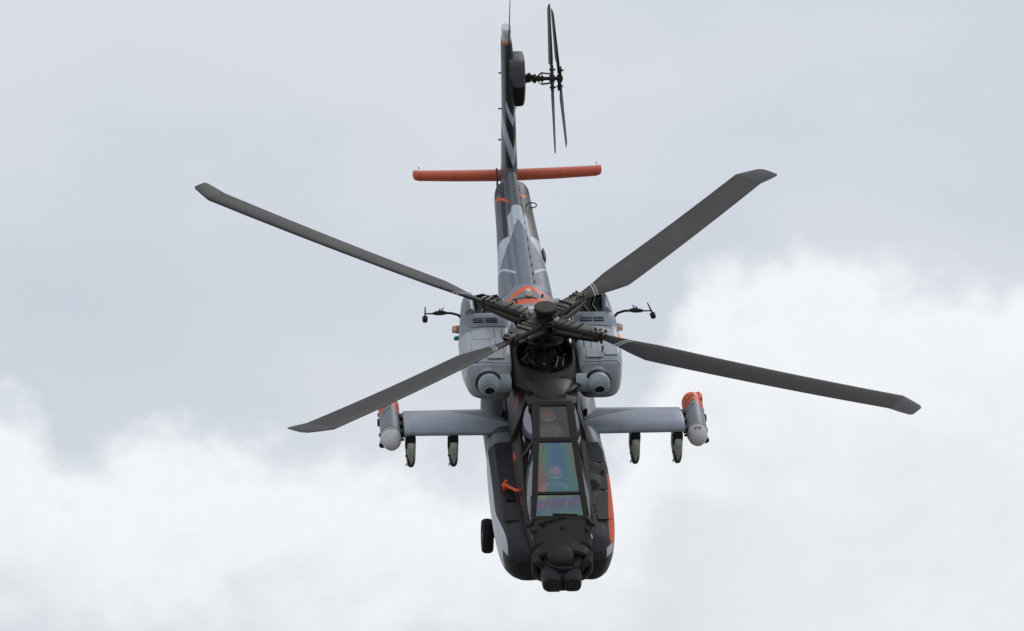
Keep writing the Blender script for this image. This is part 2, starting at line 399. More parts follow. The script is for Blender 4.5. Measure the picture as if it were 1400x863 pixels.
# ---------------------------------------------------------------- the helicopter: pose in the world
yaw, pit, rol = rad(4.884), rad(31.132), rad(1.747)
Rz = Matrix.Rotation(yaw, 3, 'Z'); Rx = Matrix.Rotation(pit, 3, 'X'); Ry = Matrix.Rotation(rol, 3, 'Y')
Mv = Ry @ Rx @ Rz; Rc = Matrix.Rotation(EL, 3, 'X'); Mw = Rc @ Mv
pos_v = Vector(((744.27-700)/FPX*DIST, DIST, (431.5-419.10)/FPX*DIST))
T = cam.location + Rc @ pos_v - Mw @ Vector((0, 0, 3.84))
heli = bpy.data.objects.new('attack_helicopter', None); COL.objects.link(heli)
HM = Matrix.Translation(T) @ Mw.to_4x4(); heli.matrix_world = HM
heli['label'] = 'dark grey and orange tandem seat attack helicopter diving nose down under a cloudy sky'
heli['category'] = 'helicopter'
H = heli

# ---- fuselage shell with an open cockpit tub
#            y      zb    wb   zm   wm   zs    ws   zi   wi    zt
FS = [(-4.78, 1.45, .25, 1.60, .36, 1.84, .42, 1.92, .30, 1.94),
      (-4.70, 1.30, .35, 1.50, .48, 1.95, .52, 2.05, .38, 2.08),
      (-4.50, 1.15, .45, 1.40, .56, 2.02, .56, 2.13, .42, 2.15),
      (-4.22, 1.05, .50, 1.40, .60, 2.08, .59, 2.19, .49, 2.20),
      (-4.20, 1.05, .50, 1.40, .60, 2.08, .59, 2.19, .49, 1.32),
      (-3.40, .98, .52, 1.40, .62, 2.08, .64, 2.25, .51, 1.32),
      (-2.40, .95, .52, 1.40, .63, 2.12, .66, 2.30, .49, 1.32),
      (-1.72, .95, .52, 1.40, .63, 2.14, .66, 2.34, .48, 1.32),
      (-1.70, .95, .52, 1.40, .64, 2.20, .66, 3.00, .40, 3.08),
      (-1.00, .95, .52, 1.40, .64, 2.20, .65, 2.86, .46, 2.90),
      ( .00, .95, .52, 1.40, .64, 2.20, .64, 2.82, .50, 2.86),
      ( .90, .96, .52, 1.40, .63, 2.20, .63, 2.98, .46, 3.06),
      (2.00, 1.00, .48, 1.42, .60, 2.00, .58, 2.58, .36, 2.66),
      (3.00, 1.10, .40, 1.45, .54, 1.95, .54, 2.20, .34, 2.28),
      (3.60, 1.18, .34, 1.50, .48, 1.86, .50, 2.06, .30, 2.14)]
ys = [r[0] for r in FS]; vals = [r[1:] for r in FS]
q = sorted(set(ys) | set(np.round(np.arange(-1.6, 3.6, .1), 3)) | set(np.round(np.arange(-4.1, -1.75, .15), 3)))
rings = []
for y in q:
    i = max(0, min(int(np.searchsorted(ys, y, 'right'))-1, len(ys)-2)); t = (y-ys[i])/(ys[i+1]-ys[i])
    zb, wb, zm, wm, zs, ws, zi, wi, zt = np.array(vals[i])*(1-t)+np.array(vals[i+1])*t
    tub = -4.21 < y < -1.71; wt = wi-.03 if tub else wi*.5
    P = [(wb, zb), (wm, zm), (ws, zs), (wi, zi), (wt, zt)]
    P = P+[(-a, b) for a, b in P[::-1]]
    R5 = [.12, .2, .1, .04 if tub else .12, .04 if tub else .1]
    rings.append(rpoly(P, y, R5+R5[::-1], 3))
bm = bmn(); loft(bm, rings); fus = link('fuselage', bm, m_fus, H, smooth=32)

# ---- side avionics bays (cheeks)
CK = [(-4.76, .54, 1.36, 1.66), (-4.70, .70, 1.28, 1.78), (-4.58, .84, 1.20, 1.88), (-4.35, .95, 1.12, 1.95), (-4.0, 1.01, 1.04, 1.98), (-3.4, 1.045, .97, 2.0), (-2.4, 1.06, .95, 2.01),
      (-1.6, 1.045, .95, 2.0), (-1.0, 1.02, .95, 1.96), (.3, 1.03, .97, 1.90), (.9, .98, 1.0, 1.85), (1.5, .72, 1.1, 1.7)]
qs = sorted(set([c[0] for c in CK]) | set(np.round(np.arange(-4.78, 1.5, .06), 3)))
sec = cr([c[0] for c in CK], [c[1:] for c in CK], qs)
for s in (-1, 1):
    rings = []
    for y, (hw, zb, zt) in zip(qs, sec):
        hw -= .05*(s > 0)
        rings.append(rpoly([(s*.38, zb+.02), (s*(hw-.10), zb), (s*hw, zb+.38), (s*hw, zt-.16), (s*(hw-.14), zt), (s*.38, zt+.02)], y, [.02, .2, .16, .1, .1, .02], 4))
    bm = bmn(); loft(bm, rings); bay = link('avionics_bay', bm, m_bay, H, smooth=40,
        label='port avionics bay with an orange flash along its side' if s > 0 else 'starboard avionics bay with a pale stripe along its side')
    bm = bmn()      # access doors slightly proud of the bay top
    for y0, y1 in ((-3.95, -3.1), (-3.02, -2.25), (-2.17, -1.52)):
        c0 = cr([c[0] for c in CK], [c[1:] for c in CK], [(y0+y1)/2])[0]
        box(bm, (s*.80, (y0+y1)/2, c0[2]+.004), (.26, y1-y0, .014))
    link('access_door', bm, m_bay, bay, smooth=0, bevel=.004)
    # grab handle and step on the bay
    bm = bmn()
    if s < 0:
        tube(bm, [(-.84, -2.95, 2.02), (-.85, -2.98, 2.11), (-.76, -3.12, 2.13), (-.66, -3.26, 2.16), (-.62, -3.34, 2.22)], .028)
        box(bm, (-.84, -3.0, 2.06), (.09, .1, .1)); cyl(bm, (-.88, -2.9, 2.02), (-.80, -2.84, 2.1), .03)
        link('grab_handle', bm, m_orange, bay, label='orange grab handle beside the cockpit')
        bm = bmn(); box(bm, (-.77, -3.2, 2.02), (.16, .34, .05)); link('step_plate', bm, m_seatc, bay, bevel=.01)
    else:
        loft(bm, [[(.60, -2.55, 2.0), (.60, -3.0, 2.0), (.82, -2.95, 2.0), (.88, -2.62, 2.0)], [(.62, -2.66, 2.12), (.62, -2.88, 2.12), (.70, -2.86, 2.11), (.72, -2.7, 2.11)]])
        link('step_fairing', bm, m_dark, bay, bevel=.01, smooth=0)
        bm = bmn(); box(bm, (.86, -2.52, 2.0), (.08, .12, .05)); cyl(bm, (.86, -2.52, 2.0), (.88, -2.5, 2.06), .02); link('latch', bm, m_black, bay, bevel=.006)
# nose collar around the turret mount + belly closing piece
bm = bmn(); loft(bm, [sring(y, 0, hw, zb, zt, 2.6, 3, 40) for y, hw, zb, zt in ((-4.66, .52, 1.2, 2.10), (-4.82, .53, 1.3, 2.08), (-4.94, .50, 1.42, 2.05), (-4.96, .44, 1.5, 2.0), (-4.86, .42, 1.55, 1.96))])
collar = link('nose_collar', bm, m_olive, H, smooth=45)

# ---- canopy
A_ = dict(y=-4.17, z=2.19, w=.455); B_ = dict(y=-3.785, z=2.435, w=.405); C_ = dict(y=-2.87, z=2.925, w=.325); D_ = dict(y=-2.12, z=3.18, w=.295); E_ = dict(y=-1.72, z=3.06, w=.36)
def pt(P, s, dw=0, dz=0): return Vector((s*(P['w']+dw), P['y'], P['z']+dz))
SA = (-4.40, 2.18, .55); SB = (-3.2, 2.27, .53); SC = (-2.45, 2.31, .505); SE = (-1.45, 2.36, .50)
canopy = None
bm = bmn()
def fr(p, q, w, t=.035, n=(0, -.5, .86)): bar(bm, p, q, w, t, n)
nrmT = (0, -.5, .86)
for s in (-1, 1):
    sd_n = (s*.95, 0, .3)
    for a, b, w in ((A_, B_, .10), (B_, C_, .10), (C_, D_, .13), (D_, E_, .2)):
        fr(pt(a, s), pt(b, s), w, .05, nrmT)
    sp_ = [Vector((s*k[2], k[0], k[1])) for k in (SA, SB, SC, SE)]
    for a, b in zip(sp_, sp_[1:]): bar(bm, a, b, .07, .06, sd_n)
    bar(bm, pt(A_, s), sp_[0], .07, .05, sd_n)
    bar(bm, pt(C_, s, .02), sp_[2], .10, .05, sd_n)
    bar(bm, pt(E_, s, .05), sp_[3], .16, .06, sd_n)
    bar(bm, pt(D_, s, .05), Vector((s*.50, -1.62, 2.40)), .05, .04, sd_n)
for P, w in ((A_, .07), (B_, .05), (C_, .085), (D_, .09)):
    fr(pt(P, -1, .03), pt(P, 1, .03), w, .05)
slab(bm, [pt(D_, -1, .05, .012), pt(D_, 1, .05, .012), pt(E_, 1, .06, .012), pt(E_, -1, .06, .012)], .05, (0, 0, 1))
canopy = link('canopy_frame', bm, m_olive, H, smooth=30, bevel=.008)
def pane(name, pts, mat, label=None, t=.012):
    b_ = bmn(); slab(b_, pts, t); return link(name, b_, mat, canopy, smooth=0, label=label)
e = .02
pane('windshield', [pt(A_, -1), pt(A_, 1), pt(B_, 1), pt(B_, -1)], m_g_low, 'lower windshield with purple and green sheen')
pane('roof_window', [pt(B_, -1), pt(B_, 1), pt(C_, 1), pt(C_, -1)], m_g_main, 'middle canopy window with blue green sheen')
pane('roof_window', [pt(C_, -1), pt(C_, 1), pt(D_, 1), pt(D_, -1)], m_g_top, 'upper canopy window of plain grey glass')
for s in (-1, 1):
    sA, sB, sC, sE = [Vector((s*k[2], k[0], k[1])) for k in (SA, SB, SC, SE)]
    def bul(a, b, c, d, m, amt):        # bulged side window: 8x8 grid between two edges a-b (top) and d-c (bottom)
        b_ = bmn(); N = 10; g = []
        for i in range(N+1):
            row = []
            for j in range(N+1):
                u, v = i/N, j/N; p = a.lerp(b, u).lerp(d.lerp(c, u), v)
                p = p+Vector((s, 0, .25))*amt*math.sin(PI*u)*math.sin(PI*v); row.append(b_.verts.new(p))
            g.append(row)
        for i in range(N):
            for j in range(N): b_.faces.new((g[i][j], g[i+1][j], g[i+1][j+1], g[i][j+1]))
        return link('side_window', b_, m, canopy, smooth=60)
    bul(pt(A_, s), pt(C_, s, .03), sC, sA, m_g_side, .05)
    bul(pt(C_, s, .03), pt(E_, s, .04), sE, sC, m_g_side, .06)
for s in (-1, 1):
    bm = bmn(); box(bm, (s*.47, -4.42, 2.155), (.10, .16, .012)); link('access_panel', bm, m_olive, fus, smooth=0, bevel=.003)
    bm = bmn(); tube(bm, [(s*.60, -3.72, 2.13), (s*.635, -3.75, 2.17), (s*.635, -3.9, 2.165), (s*.60, -3.93, 2.12)], .01, 6); link('grab_handle', bm, m_black, fus)
    bm = bmn(); lathe(bm, (s*.50, -4.56, 2.10), (0, -1, .25), [(.012, 0), (.010, .14), (.006, .22)], 8); link('pitot_probe', bm, m_steel, fus)
bm = bmn(); box(bm, (.02, -4.45, 2.195), (.07, .05, .012)); link('hatch_latch', bm, m_black, fus, bevel=.004)
# windshield wiper, bolts and mirror on the nose
bm = bmn(); tube(bm, [(-.30, -4.36, 2.20), (-.1, -4.25, 2.23), (.10, -4.2, 2.225)], .011); bar(bm, (-.12, -4.135, 2.245), (.30, -4.15, 2.235), .022, .02, nrmT)
cyl(bm, (-.31, -4.38, 2.13), (-.30, -4.36, 2.22), .03); link('wiper', bm, m_black, H)
bm = bmn(); tube(bm, [(-.37, -4.33, 2.185), (-.25, -4.27, 2.20), (-.05, -4.27, 2.20)], .014); link('nose_rail', bm, m_dark, H)
# cockpit interior: seats, instrument hoods
for y0, zz in ((-2.95, 1.95), (-1.95, 2.2)):
    bm = bmn(); box(bm, (0, y0, zz-.45), (.46, .45, .12)); box(bm, (0, y0+.26, zz-.05), (.46, .10, .95), Matrix.Rotation(-.12, 3, 'X')); box(bm, (0, y0+.33, zz+.42), (.26, .08, .2))
    link('seat', bm, m_seatc, H, bevel=.03)
bm = bmn(); box(bm, (.06, -3.78, 1.82), (.5, .26, .5), None, 0, (.8, .8)); link('instrument_hood', bm, m_seatc, H, bevel=.03)
bm = bmn(); box(bm, (0, -2.52, 2.25), (.66, .16, .78), None, 0, (.75, .8)); link('instrument_hood', bm, m_seatc, H, bevel=.03)
bm = bmn()
for s in (-1, 1): tube(bm, [(s*.45, -2.3, 2.1), (s*.42, -2.5, 2.5), (s*.3, -2.7, 2.78)], .02)
tube(bm, [(-.3, -2.72, 2.8), (0, -2.74, 2.84), (.3, -2.72, 2.8)], .018)
link('roll_bar', bm, m_dark, H)

# ---- nose sensors
bm = bmn(); lathe(bm, (0, -4.92, 1.72), (0, 0, 1), [(.30, 0), (.33, .06), (.33, .16), (.30, .17)], 36)
cyl(bm, (0, -4.95, 1.62), (0, -4.95, 1.9), .22, n=28)
turret = link('sensor_turret', bm, m_dark, H, smooth=40)
bm = bmn(); lathe(bm, (-.045, -4.93, 1.82), (0, -.16, 1), [(.235, 0), (.24, .12), (.232, .18), (.20, .225), (.12, .24), (0, .242)], 36)
nv = link('night_vision_dome', bm, m_olive, turret, smooth=50)
bm = bmn(); box(bm, (.03, -5.16, 1.90), (.30, .04, .10)); link('dome_window', bm, m_black, nv, bevel=.02)
def sensor_lobe(cx, w, win):
    bm = bmn(); st_ = []
    for y, k, dzt in ((-4.80, .72, -.06), (-4.88, .92, -.01), (-5.05, 1, 0), (-5.25, 1, -.02), (-5.36, .95, -.05), (-5.40, .84, -.09)):
        st_.append(sring(y, cx, w*k, 1.50+(1-k)*.12, 1.86+dzt, 2.3, 3.2, 32))
    loft(bm, st_); o = link('sensor_housing', bm, m_dark, turret, smooth=45)
    bm = bmn(); (x0, z0, ww, hh) = win
    box(bm, (x0, -5.40, z0), (ww, .035, hh)); link('sensor_window', bm, m_glassblk, o, bevel=.012)
    bm = bmn(); box(bm, (x0, -5.395, z0), (ww+.035, .03, hh+.035)); link('window_frame', bm, m_black, o, bevel=.008)
sensor_lobe(-.20, .175, (-.175, 1.62, .16, .17)); sensor_lobe(.135, .165, (.11, 1.64, .10, .10))
bm = bmn(); cyl(bm, (-.1, -5.05, 1.66), (.1, -5.05, 1.66), .14); box(bm, (-.03, -5.27, 1.64), (.12, .14, .30)); lathe(bm, (0, -5.1, 1.74), (0, -.3, 1), [(.17, 0), (.17, .06), (.1, .08)], 24)
link('turret_yoke', bm, m_dark, turret, bevel=.01)
bm = bmn()
for s in (-1, 1):
    tube(bm, [(s*.46, -4.85, 1.92), (s*.42, -4.98, 1.86), (s*.31, -5.02, 1.74), (s*.22, -5.04, 1.66)], [.06, .07, .065, .04], 12)
    for k in range(3): tube(bm, [(s*(.24+.035*k), -4.92, 1.94), (s*(.25+.035*k), -5.02, 1.84), (s*(.23+.03*k), -5.05, 1.76)], .009, 6)
link('turret_arm', bm, m_dark, turret)

# ---- mast fairing (open bowl round the rotor mast)
def ell(cy, z, rx, ry, n=56, p=2.3, slope=0):
    out = []
    for t in np.linspace(0, 2*PI, n, False):
        c, s = math.cos(t), math.sin(t); x = rx*math.copysign(abs(c)**(2/p), c); y = cy+ry*math.copysign(abs(s)**(2/p), s)
        out.append((x, y, z+slope*(y-cy)))
    return out
bm = bmn()
loft(bm, [ell(-.55, 2.62, .50, .88), ell(-.55, 2.72, .56, .98), ell(-.52, 2.80, .60, 1.03), ell(-.46, 2.90, .60, .98), ell(-.38, 2.99, .565, .86, slope=.04), ell(-.30, 3.05, .53, .70, slope=.06), ell(-.26, 3.06, .50, .62, slope=.08), ell(-.26, 3.03, .475, .56, slope=.08), ell(-.26, 2.82, .45, .52)], cap=False)
cowl = link('mast_fairing', bm, m_olive, H, smooth=50)
bm = bmn(); loft(bm, [ell(-.26, 2.83, .46, .53), ell(-.26, 2.80, .46, .53)]); link('fairing_floor', bm, m_black, cowl)
bm = bmn()
for s in (-1, 1):
    slab(bm, [(s*.62, -.05, 2.8), (s*.62, .22, 2.8), (s*.58, .18, 3.12), (s*.60, .06, 3.2)], .03, (s, 0, 0))
    for k in range(4): box(bm, (s*.645, .1, 2.93+.05*k), (.03, .03, .02))
link('fairing_fin', bm, m_black, cowl, smooth=0)
# brow under the bowl + raised black slabs standing for the shade in the recesses
bm = bmn(); loft(bm, [sring(y, 0, hw, zb, zt, 3, 3, 40) for y, hw, zb, zt in ((-1.0, .50, 2.7, 3.0), (-1.35, .40, 2.75, 3.09), (-1.62, .31, 2.85, 3.14), (-1.80, .20, 2.95, 3.14), (-1.88, .09, 3.0, 3.12))])
link('brow_fairing', bm, m_olive, cowl, smooth=50)
bm = bmn()
for s in (-1, 1):
    slab(bm, [(s*.24, -1.66, 3.10), (s*.36, -1.56, 3.09), (s*.56, -1.22, 3.0), (s*.54, -1.02, 2.98), (s*.42, -1.30, 3.06)], .05, (0, -.3, 1))
link('recess_shade_slab', bm, m_black, cowl, smooth=0)
bm = bmn(); slab(bm, [(-.05, -1.30, 2.875), (.05, -1.30, 2.875), (.04, -1.36, 2.855), (-.04, -1.36, 2.855)], .01, (0, -.3, 1)); box(bm, (.31, -.93, 3.0), (.06, .03, .02)); box(bm, (.24, -.98, 3.0), (.05, .03, .02)); cyl(bm, (-.27, -1.0, 2.95), (-.27, -1.02, 3.04), .012); link('drain_slot', bm, m_black, cowl)

# ---- gearbox parts seen inside the bowl
bm = bmn(); rnd = random.Random(3)
cyl(bm, (0, 0, 2.75), (0, 0, 3.36), .15, n=28); lathe(bm, (0, 0, 2.82), (0, 0, 1), [(.30, 0), (.30, .06), (.22, .12), (.17, .2)], 28)
for a in range(0, 360, 45):
    c, s = math.cos(rad(a)), math.sin(rad(a)); tube(bm, [(c*.42, s*.42-.1, 2.84), (c*.2, s*.2, 3.1)], .022, 8)
for k in range(16):
    a = rnd.uniform(0, 2*PI); r = rnd.uniform(.2, .42); x, y = r*math.cos(a), -.28+r*math.sin(a)*1.1
    cyl(bm, (x, y, 2.82), (x+rnd.uniform(-.04, .04), y+rnd.uniform(-.04, .04), rnd.uniform(2.9, 3.02)), rnd.uniform(.02, .05), n=10)
for k in range(5):
    x = .2+.045*k; tube(bm, [(x, -.62, 2.9), (x+.03, -.4, 2.97), (x+.02, -.15, 2.92)], .012, 6)
tube(bm, [(-.44, -.38, 2.88), (-.30, -.66, 2.96), (-.08, -.74, 2.93), (.1, -.62, 2.90)], .03, 8)
tube(bm, [(-.40, -.42, 2.96), (-.22, -.2, 3.02), (-.1, -.12, 3.02)], .026, 8)
link('gearbox', bm, m_black, H)
bm = bmn()
for p, q_ in (((-.40, -.35, 2.97), (-.15, -.1, 3.03)), ((.18, -.6, 2.98), (.24, -.3, 3.0)), ((.30, -.55, 2.96), (.34, -.28, 2.98)), ((-.1, -.45, 2.98), (.02, -.5, 2.96))): cyl(bm, p, q_, .011, n=8)
for k in range(10):
    a = rnd.uniform(0, 2*PI); cyl(bm, (.3*math.cos(a), -.2+.33*math.sin(a), 2.95), (.3*math.cos(a), -.2+.33*math.sin(a), 2.99), .016, n=8)
link('hydraulic_line', bm, m_steel, H)

# ---- engine nacelles
#        y    x0   x1    zb    zt
NC = [(-1.07, .80, 1.14, 2.70, 2.80), (-1.03, .72, 1.20, 2.62, 2.88), (-.95, .66, 1.27, 2.56, 2.96), (-.80, .62, 1.34, 2.49, 3.03), (-.60, .59, 1.385, 2.46, 3.08), (-.32, .58, 1.42, 2.43, 3.12), (.2, .56, 1.44, 2.42, 3.12),
      (.50, .56, 1.43, 2.42, 3.12), (.54, .56, 1.43, 2.42, 3.125), (.86, .57, 1.40, 2.45, 3.18), (.90, .58, 1.39, 2.45, 3.18)]
for s in (-1, 1):
    qy = sorted(set([c[0] for c in NC]) | set(np.round(np.arange(-1.06, .88, .04), 3)))
    sc_ = cr([c[0] for c in NC], [c[1:] for c in NC], qy); rings = []
    for y, (x0, x1, zb, zt) in zip(qy, sc_):
        x1 -= .06*(s > 0)
        rings.append(rpoly([(s*x0, zb), (s*x1, zb), (s*(x1), zt-.12), (s*(x1-.06), zt), (s*x0, zt)], y, [.1, .38, .18, .12, .1], 7))
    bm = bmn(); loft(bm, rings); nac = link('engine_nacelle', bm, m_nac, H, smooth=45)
    # louvres
    for xc, w in ((.80, .20), (1.02, .18)) if s > 0 else ((.865, .21), (1.09, .18)):
        bm = bmn(); box(bm, (s*xc, .69, 3.156), (w, .12, .012), Matrix.Rotation(.19, 3, 'X')); lv = link('louvre_recess', bm, m_black, nac, smooth=0)
        bm = bmn()
        for k in range(3): box(bm, (s*xc, .652+.038*k, 3.158+.0075*k), (w, .010, .022), Matrix.Rotation(.7, 3, 'X'))
        link('louvre_slat', bm, m_lgrey, lv, smooth=0)
    # stencilled rows, vent stub, seam strips
    bm = bmn(); cyl(bm, (s*1.0, -.35, 3.10), (s*1.0, -.37, 3.22), .012, n=8); cyl(bm, (s*1.0, -.37, 3.21), (s*1.0, -.37, 3.235), .022, n=10); link('drain_mast', bm, m_black, nac)
    bm = bmn(); tube(bm, [(s*.64, -.66, 3.11), (s*.9, -.66, 3.112), (s*1.12, -.62, 3.11), (s*1.24, -.6, 3.08), (s*1.30, -.66, 3.02)], .006, 6)
    tube(bm, [(s*.62, .52, 3.126), (s*1.0, .53, 3.128), (s*1.22, .51, 3.12), (s*1.33, .42, 3.08), (s*1.36, .36, 3.0)], .006, 6)
    link('panel_seam', bm, m_dark, nac)
    bm = bmn()
    for k in range(9):
        if k in (4, 5): continue
        box(bm, (s*.70, .40-.07*k, 3.135), (.028 if k % 2 else .018, .035, .004)); box(bm, (s*.83, .42-.075*k, 3.136), (.012, .045, .004))
    link('stencil_mark', bm, m_dark, nac, smooth=0)
    for (xa, xb, ya, yb) in ((.72, 1.0, -.52, -.12), (1.04, 1.26, -.45, .05), (.90, 1.22, .12, .42)):
        bm = bmn(); box(bm, (s*(xa+xb)/2, (ya+yb)/2, 3.119), (xb-xa+.010, yb-ya+.010, .004)); gp = link('panel_gap', bm, m_gap, nac, smooth=0)
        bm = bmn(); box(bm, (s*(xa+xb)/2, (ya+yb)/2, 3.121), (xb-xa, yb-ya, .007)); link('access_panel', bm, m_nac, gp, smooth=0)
    # exhaust shell and suppressor
    bm = bmn(); rings = []
    for y, o_ in ((.90, 0), (1.1, .01), (1.5, -.03)):
        o_ -= .06*(s > 0); rings.append(rpoly([(s*1.04, 2.5), (s*(1.38+o_), 2.5), (s*(1.37+o_), 3.06), (s*(1.26+o_), 3.27-(y-.9)*.04), (s*1.16, 3.27-(y-.9)*.04), (s*1.12, 3.12)], y, [.02, .2, .22, .14, .05, .03], 4))
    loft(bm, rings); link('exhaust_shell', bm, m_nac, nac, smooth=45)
    bm = bmn(); loft(bm, [rpoly([(s*.60, 2.45), (s*1.14, 2.45), (s*1.14, zt), (s*.60, zt)], y, .04, 3) for y, zt in ((.92, 3.06), (1.1, 3.08), (1.5, 3.12))])
    sup = link('exhaust_suppressor', bm, m_black, nac)
    for k in range(3):      # chevron fins with a pale edge
        x0 = .70+.15*k; bm = bmn(); P = [(x0+.07, .96), (x0, 1.14), (x0+.07, 1.40)]
        for (xa, ya), (xb, yb) in zip(P, P[1:]): bar(bm, (s*xa, ya, 3.13), (s*xb, yb, 3.16), .10, .03, (0, 0, 1))
        fo = link('exhaust_fin', bm, m_black, sup, smooth=0)
        bm = bmn()
        for (xa, ya), (xb, yb) in zip(P, P[1:]): bar(bm, (s*(xa-.052), ya, 3.152), (s*(xb-.052), yb, 3.182), .014, .014, (0, 0, 1))
        link('fin_edge', bm, m_stripe, fo, smooth=0)
    bm = bmn(); slab(bm, [(s*.60, 1.36, 3.0), (s*1.15, 1.36, 3.0), (s*1.15, 1.46, 3.18), (s*.95, 1.46, 3.23), (s*.85, 1.46, 3.18), (s*.7, 1.46, 3.21)], .04, (0, -1, .3)); link('exhaust_cap', bm, m_black, sup, smooth=0)
    # inlet lip shadow gap and gearbox ball
    bx = -1.02 if s < 0 else .875; by, bz = -1.24, 3.03
    bm = bmn(); lathe(bm, (bx-s*.0, -1.13, 2.975), (0, 1, .12), [(.215, 0), (.232, .03), (.225, .09)], 32); link('engine_inlet', bm, m_black, nac)
    bm = bmn(); R_ = .195
    prof = [(R_*math.sin(t), -R_*math.cos(t)) for t in np.linspace(.47, 2.6, 16)]
    prof = [(.078, -R_+.07)]+[(.086, -R_+.02)]+prof+[(.12, R_*1.2), (.12, R_*1.6)]
    lathe(bm, (bx, by, bz), (0, .985, .17), prof, 32)
    ball = link('nose_gearbox', bm, m_lgrey, H, smooth=50)
    bm = bmn(); cyl(bm, (bx, by-.15, bz-.027), (bx, by-.08, bz-.015), .084, n=24); link('gearbox_vent', bm, m_black, ball)
    bm = bmn(); lathe(bm, (bx, -1.08, 2.94), (-s, .1, -.02), [(.15, .10), (.155, .22), (.16, .34), (.15, .38)], 28); link('drive_shaft_cover', bm, m_lgrey, H, smooth=50)
    # lights
    bm = bmn(); lx = -.06*(s > 0); lathe(bm, (s*(1.40+lx), .88, 2.86), (s, 0, .02), [(.07, 0), (.072, .05), (.068, .06)], 20); stb = link('strobe_light', bm, m_amber, H)
    bm = bmn(); lathe(bm, (s*(1.455+lx), .88, 2.86), (s, 0, .02), [(.066, 0), (.066, .05), (.05, .075), (0, .08)], 20); link('strobe_lens', bm, m_clear, stb)
    bm = bmn(); lathe(bm, (s*(1.455+lx), .78, 2.74), (s, -.3, 0), [(.036, -.05), (.042, 0), (.036, .035), (.0, .055)], 16)
    link('navigation_light', bm, m_redlit if s > 0 else m_green, H, label='lit orange red navigation light on the port nacelle' if s > 0 else 'green navigation light on the starboard nacelle')
    # air data sensor boom
    bm = bmn()
    tube(bm, [(s*1.30, 1.05, 2.80), (s*1.33, 1.12, 2.92), (s*1.40, 1.15, 2.99), (s*1.52, 1.17, 3.02), (s*1.66, 1.18, 3.02)], [.028, .026, .024, .022, .022], 10)
    tube(bm, [(s*1.60, 1.18, 3.02), (s*1.68, 1.18, 3.025), (s*1.76, 1.18, 3.02), (s*1.82, 1.18, 3.015), (s*1.86, 1.18, 3.01), (s*2.0, 1.18, 3.01)], [.022, .045, .042, .032, .014, .012], 10)
    tube(bm, [(s*1.74, 1.18, 3.06), (s*1.72, 1.2, 3.10)], .012, 6); tube(bm, [(s*1.70, 1.18, 3.07), (s*1.66, 1.2, 3.12)], .01, 6)
    if s < 0: tube(bm, [(s*1.985, 1.2, 3.14), (s*1.985, 1.18, 2.93)], [.010, .016], 8); cyl(bm, (s*1.985, 1.18, 2.94), (s*1.985, 1.18, 2.85), .05, .045, 14)
    else: tube(bm, [(s*1.925, 1.2, 3.16), (s*2.02, 1.18, 2.96)], [.010, .018], 8); cyl(bm, (s*2.015, 1.18, 2.95), (s*2.045, 1.18, 2.87), .05, .045, 14)
    link('air_data_sensor', bm, m_dark, H)

# ---- doghouse detail: white beacon in front of the orange chevron
bm = bmn(); box(bm, (-.03, 2.88, 2.40), (.075, .20, .10), Matrix.Rotation(-.35, 3, 'X')); cyl(bm, (-.02, 2.76, 2.42), (-.02, 2.70, 2.47), .05, n=18); link('formation_light', bm, m_white, H, bevel=.015)
bm = bmn(); box(bm, (-.02, 2.72, 2.36), (.09, .12, .12)); cyl(bm, (.22, 2.85, 2.3), (.22, 2.84, 2.38), .02, n=10); box(bm, (-.28, 2.5, 2.45), (.03, .12, .05)); tube(bm, [(-.35, 2.5, 2.47), (-.1, 2.55, 2.49), (.1, 2.5, 2.5)], .012, 6); link('antenna_mount', bm, m_dark, H, bevel=.008)
for s in (-1, 1):
    bm = bmn(); box(bm, (s*.50, 2.95, 2.14), (.10, .16, .10)); link('shoulder_fairing', bm, m_lgrey, H, bevel=.02)

# ---- tail boom
TB = [(3.45, .50, 1.20, 2.13), (4.4, .455, 1.26, 2.13), (5.4, .40, 1.34, 2.11), (6.4, .355, 1.42, 2.09), (7.1, .335, 1.46, 2.07), (7.36, .325, 1.48, 2.06), (7.52, .29, 1.52, 2.03), (7.62, .22, 1.58, 1.97), (7.68, .12, 1.62, 1.9), (8.9, .10, 1.62, 1.8)]
qy = [c[0] for c in TB[:1]]+list(np.round(np.arange(3.5, 8.9, .1), 2)); sc_ = cr([c[0] for c in TB], [c[1:] for c in TB], qy)
bm = bmn(); loft(bm, [sring(y, 0, hw, zb, zt, 2.7, 2.3, 56) for y, (hw, zb, zt) in zip(qy, sc_)]); boom = link('tail_boom', bm, m_boom, H, smooth=50)
bm = bmn(); loft(bm, [rpoly([(-w, 2.02), (-w*.8, 2.02+h), (w*.8, 2.02+h), (w, 2.02)], y, .03, 3) for y, w, h in ((3.5, .15, .12), (5.9, .12, .15), (7.0, .1, .18), (7.5, .085, .2))])
link('drive_shaft_cover', bm, m_boom, H, smooth=40)
bm = bmn()
for k in range(12): box(bm, (.151-.0045*k, 3.7+.3*k, 2.135), (.012, .05, .025))
link('cover_latch', bm, m_dark, boom, smooth=0)
bm = bmn()
for k in range(46):
    y = 3.75+.047*k
    if rnd.random() < .75: box(bm, (-.065+rnd.uniform(-.012, .012), y, 2.146+.0006*k), (.02, .022, .004))
link('stencil_mark', bm, m_stripe, boom, smooth=0)
bm = bmn(); N = 18; tube(bm, [(.30+.085*math.cos(t)*1.1, 6.55, 2.06+.055*math.sin(t)) for t in np.linspace(0, 2*PI, N)], .011, 8); link('towel_rail_antenna', bm, m_black, H)
bm = bmn(); loft(bm, [sring(y, .405, w, 1.80, 2.0, 2.5, 2.5, 18) for y, w in ((4.75, .02), (4.85, .045), (5.0, .045), (5.1, .02))]); link('blister_fairing', bm, m_dark, H)
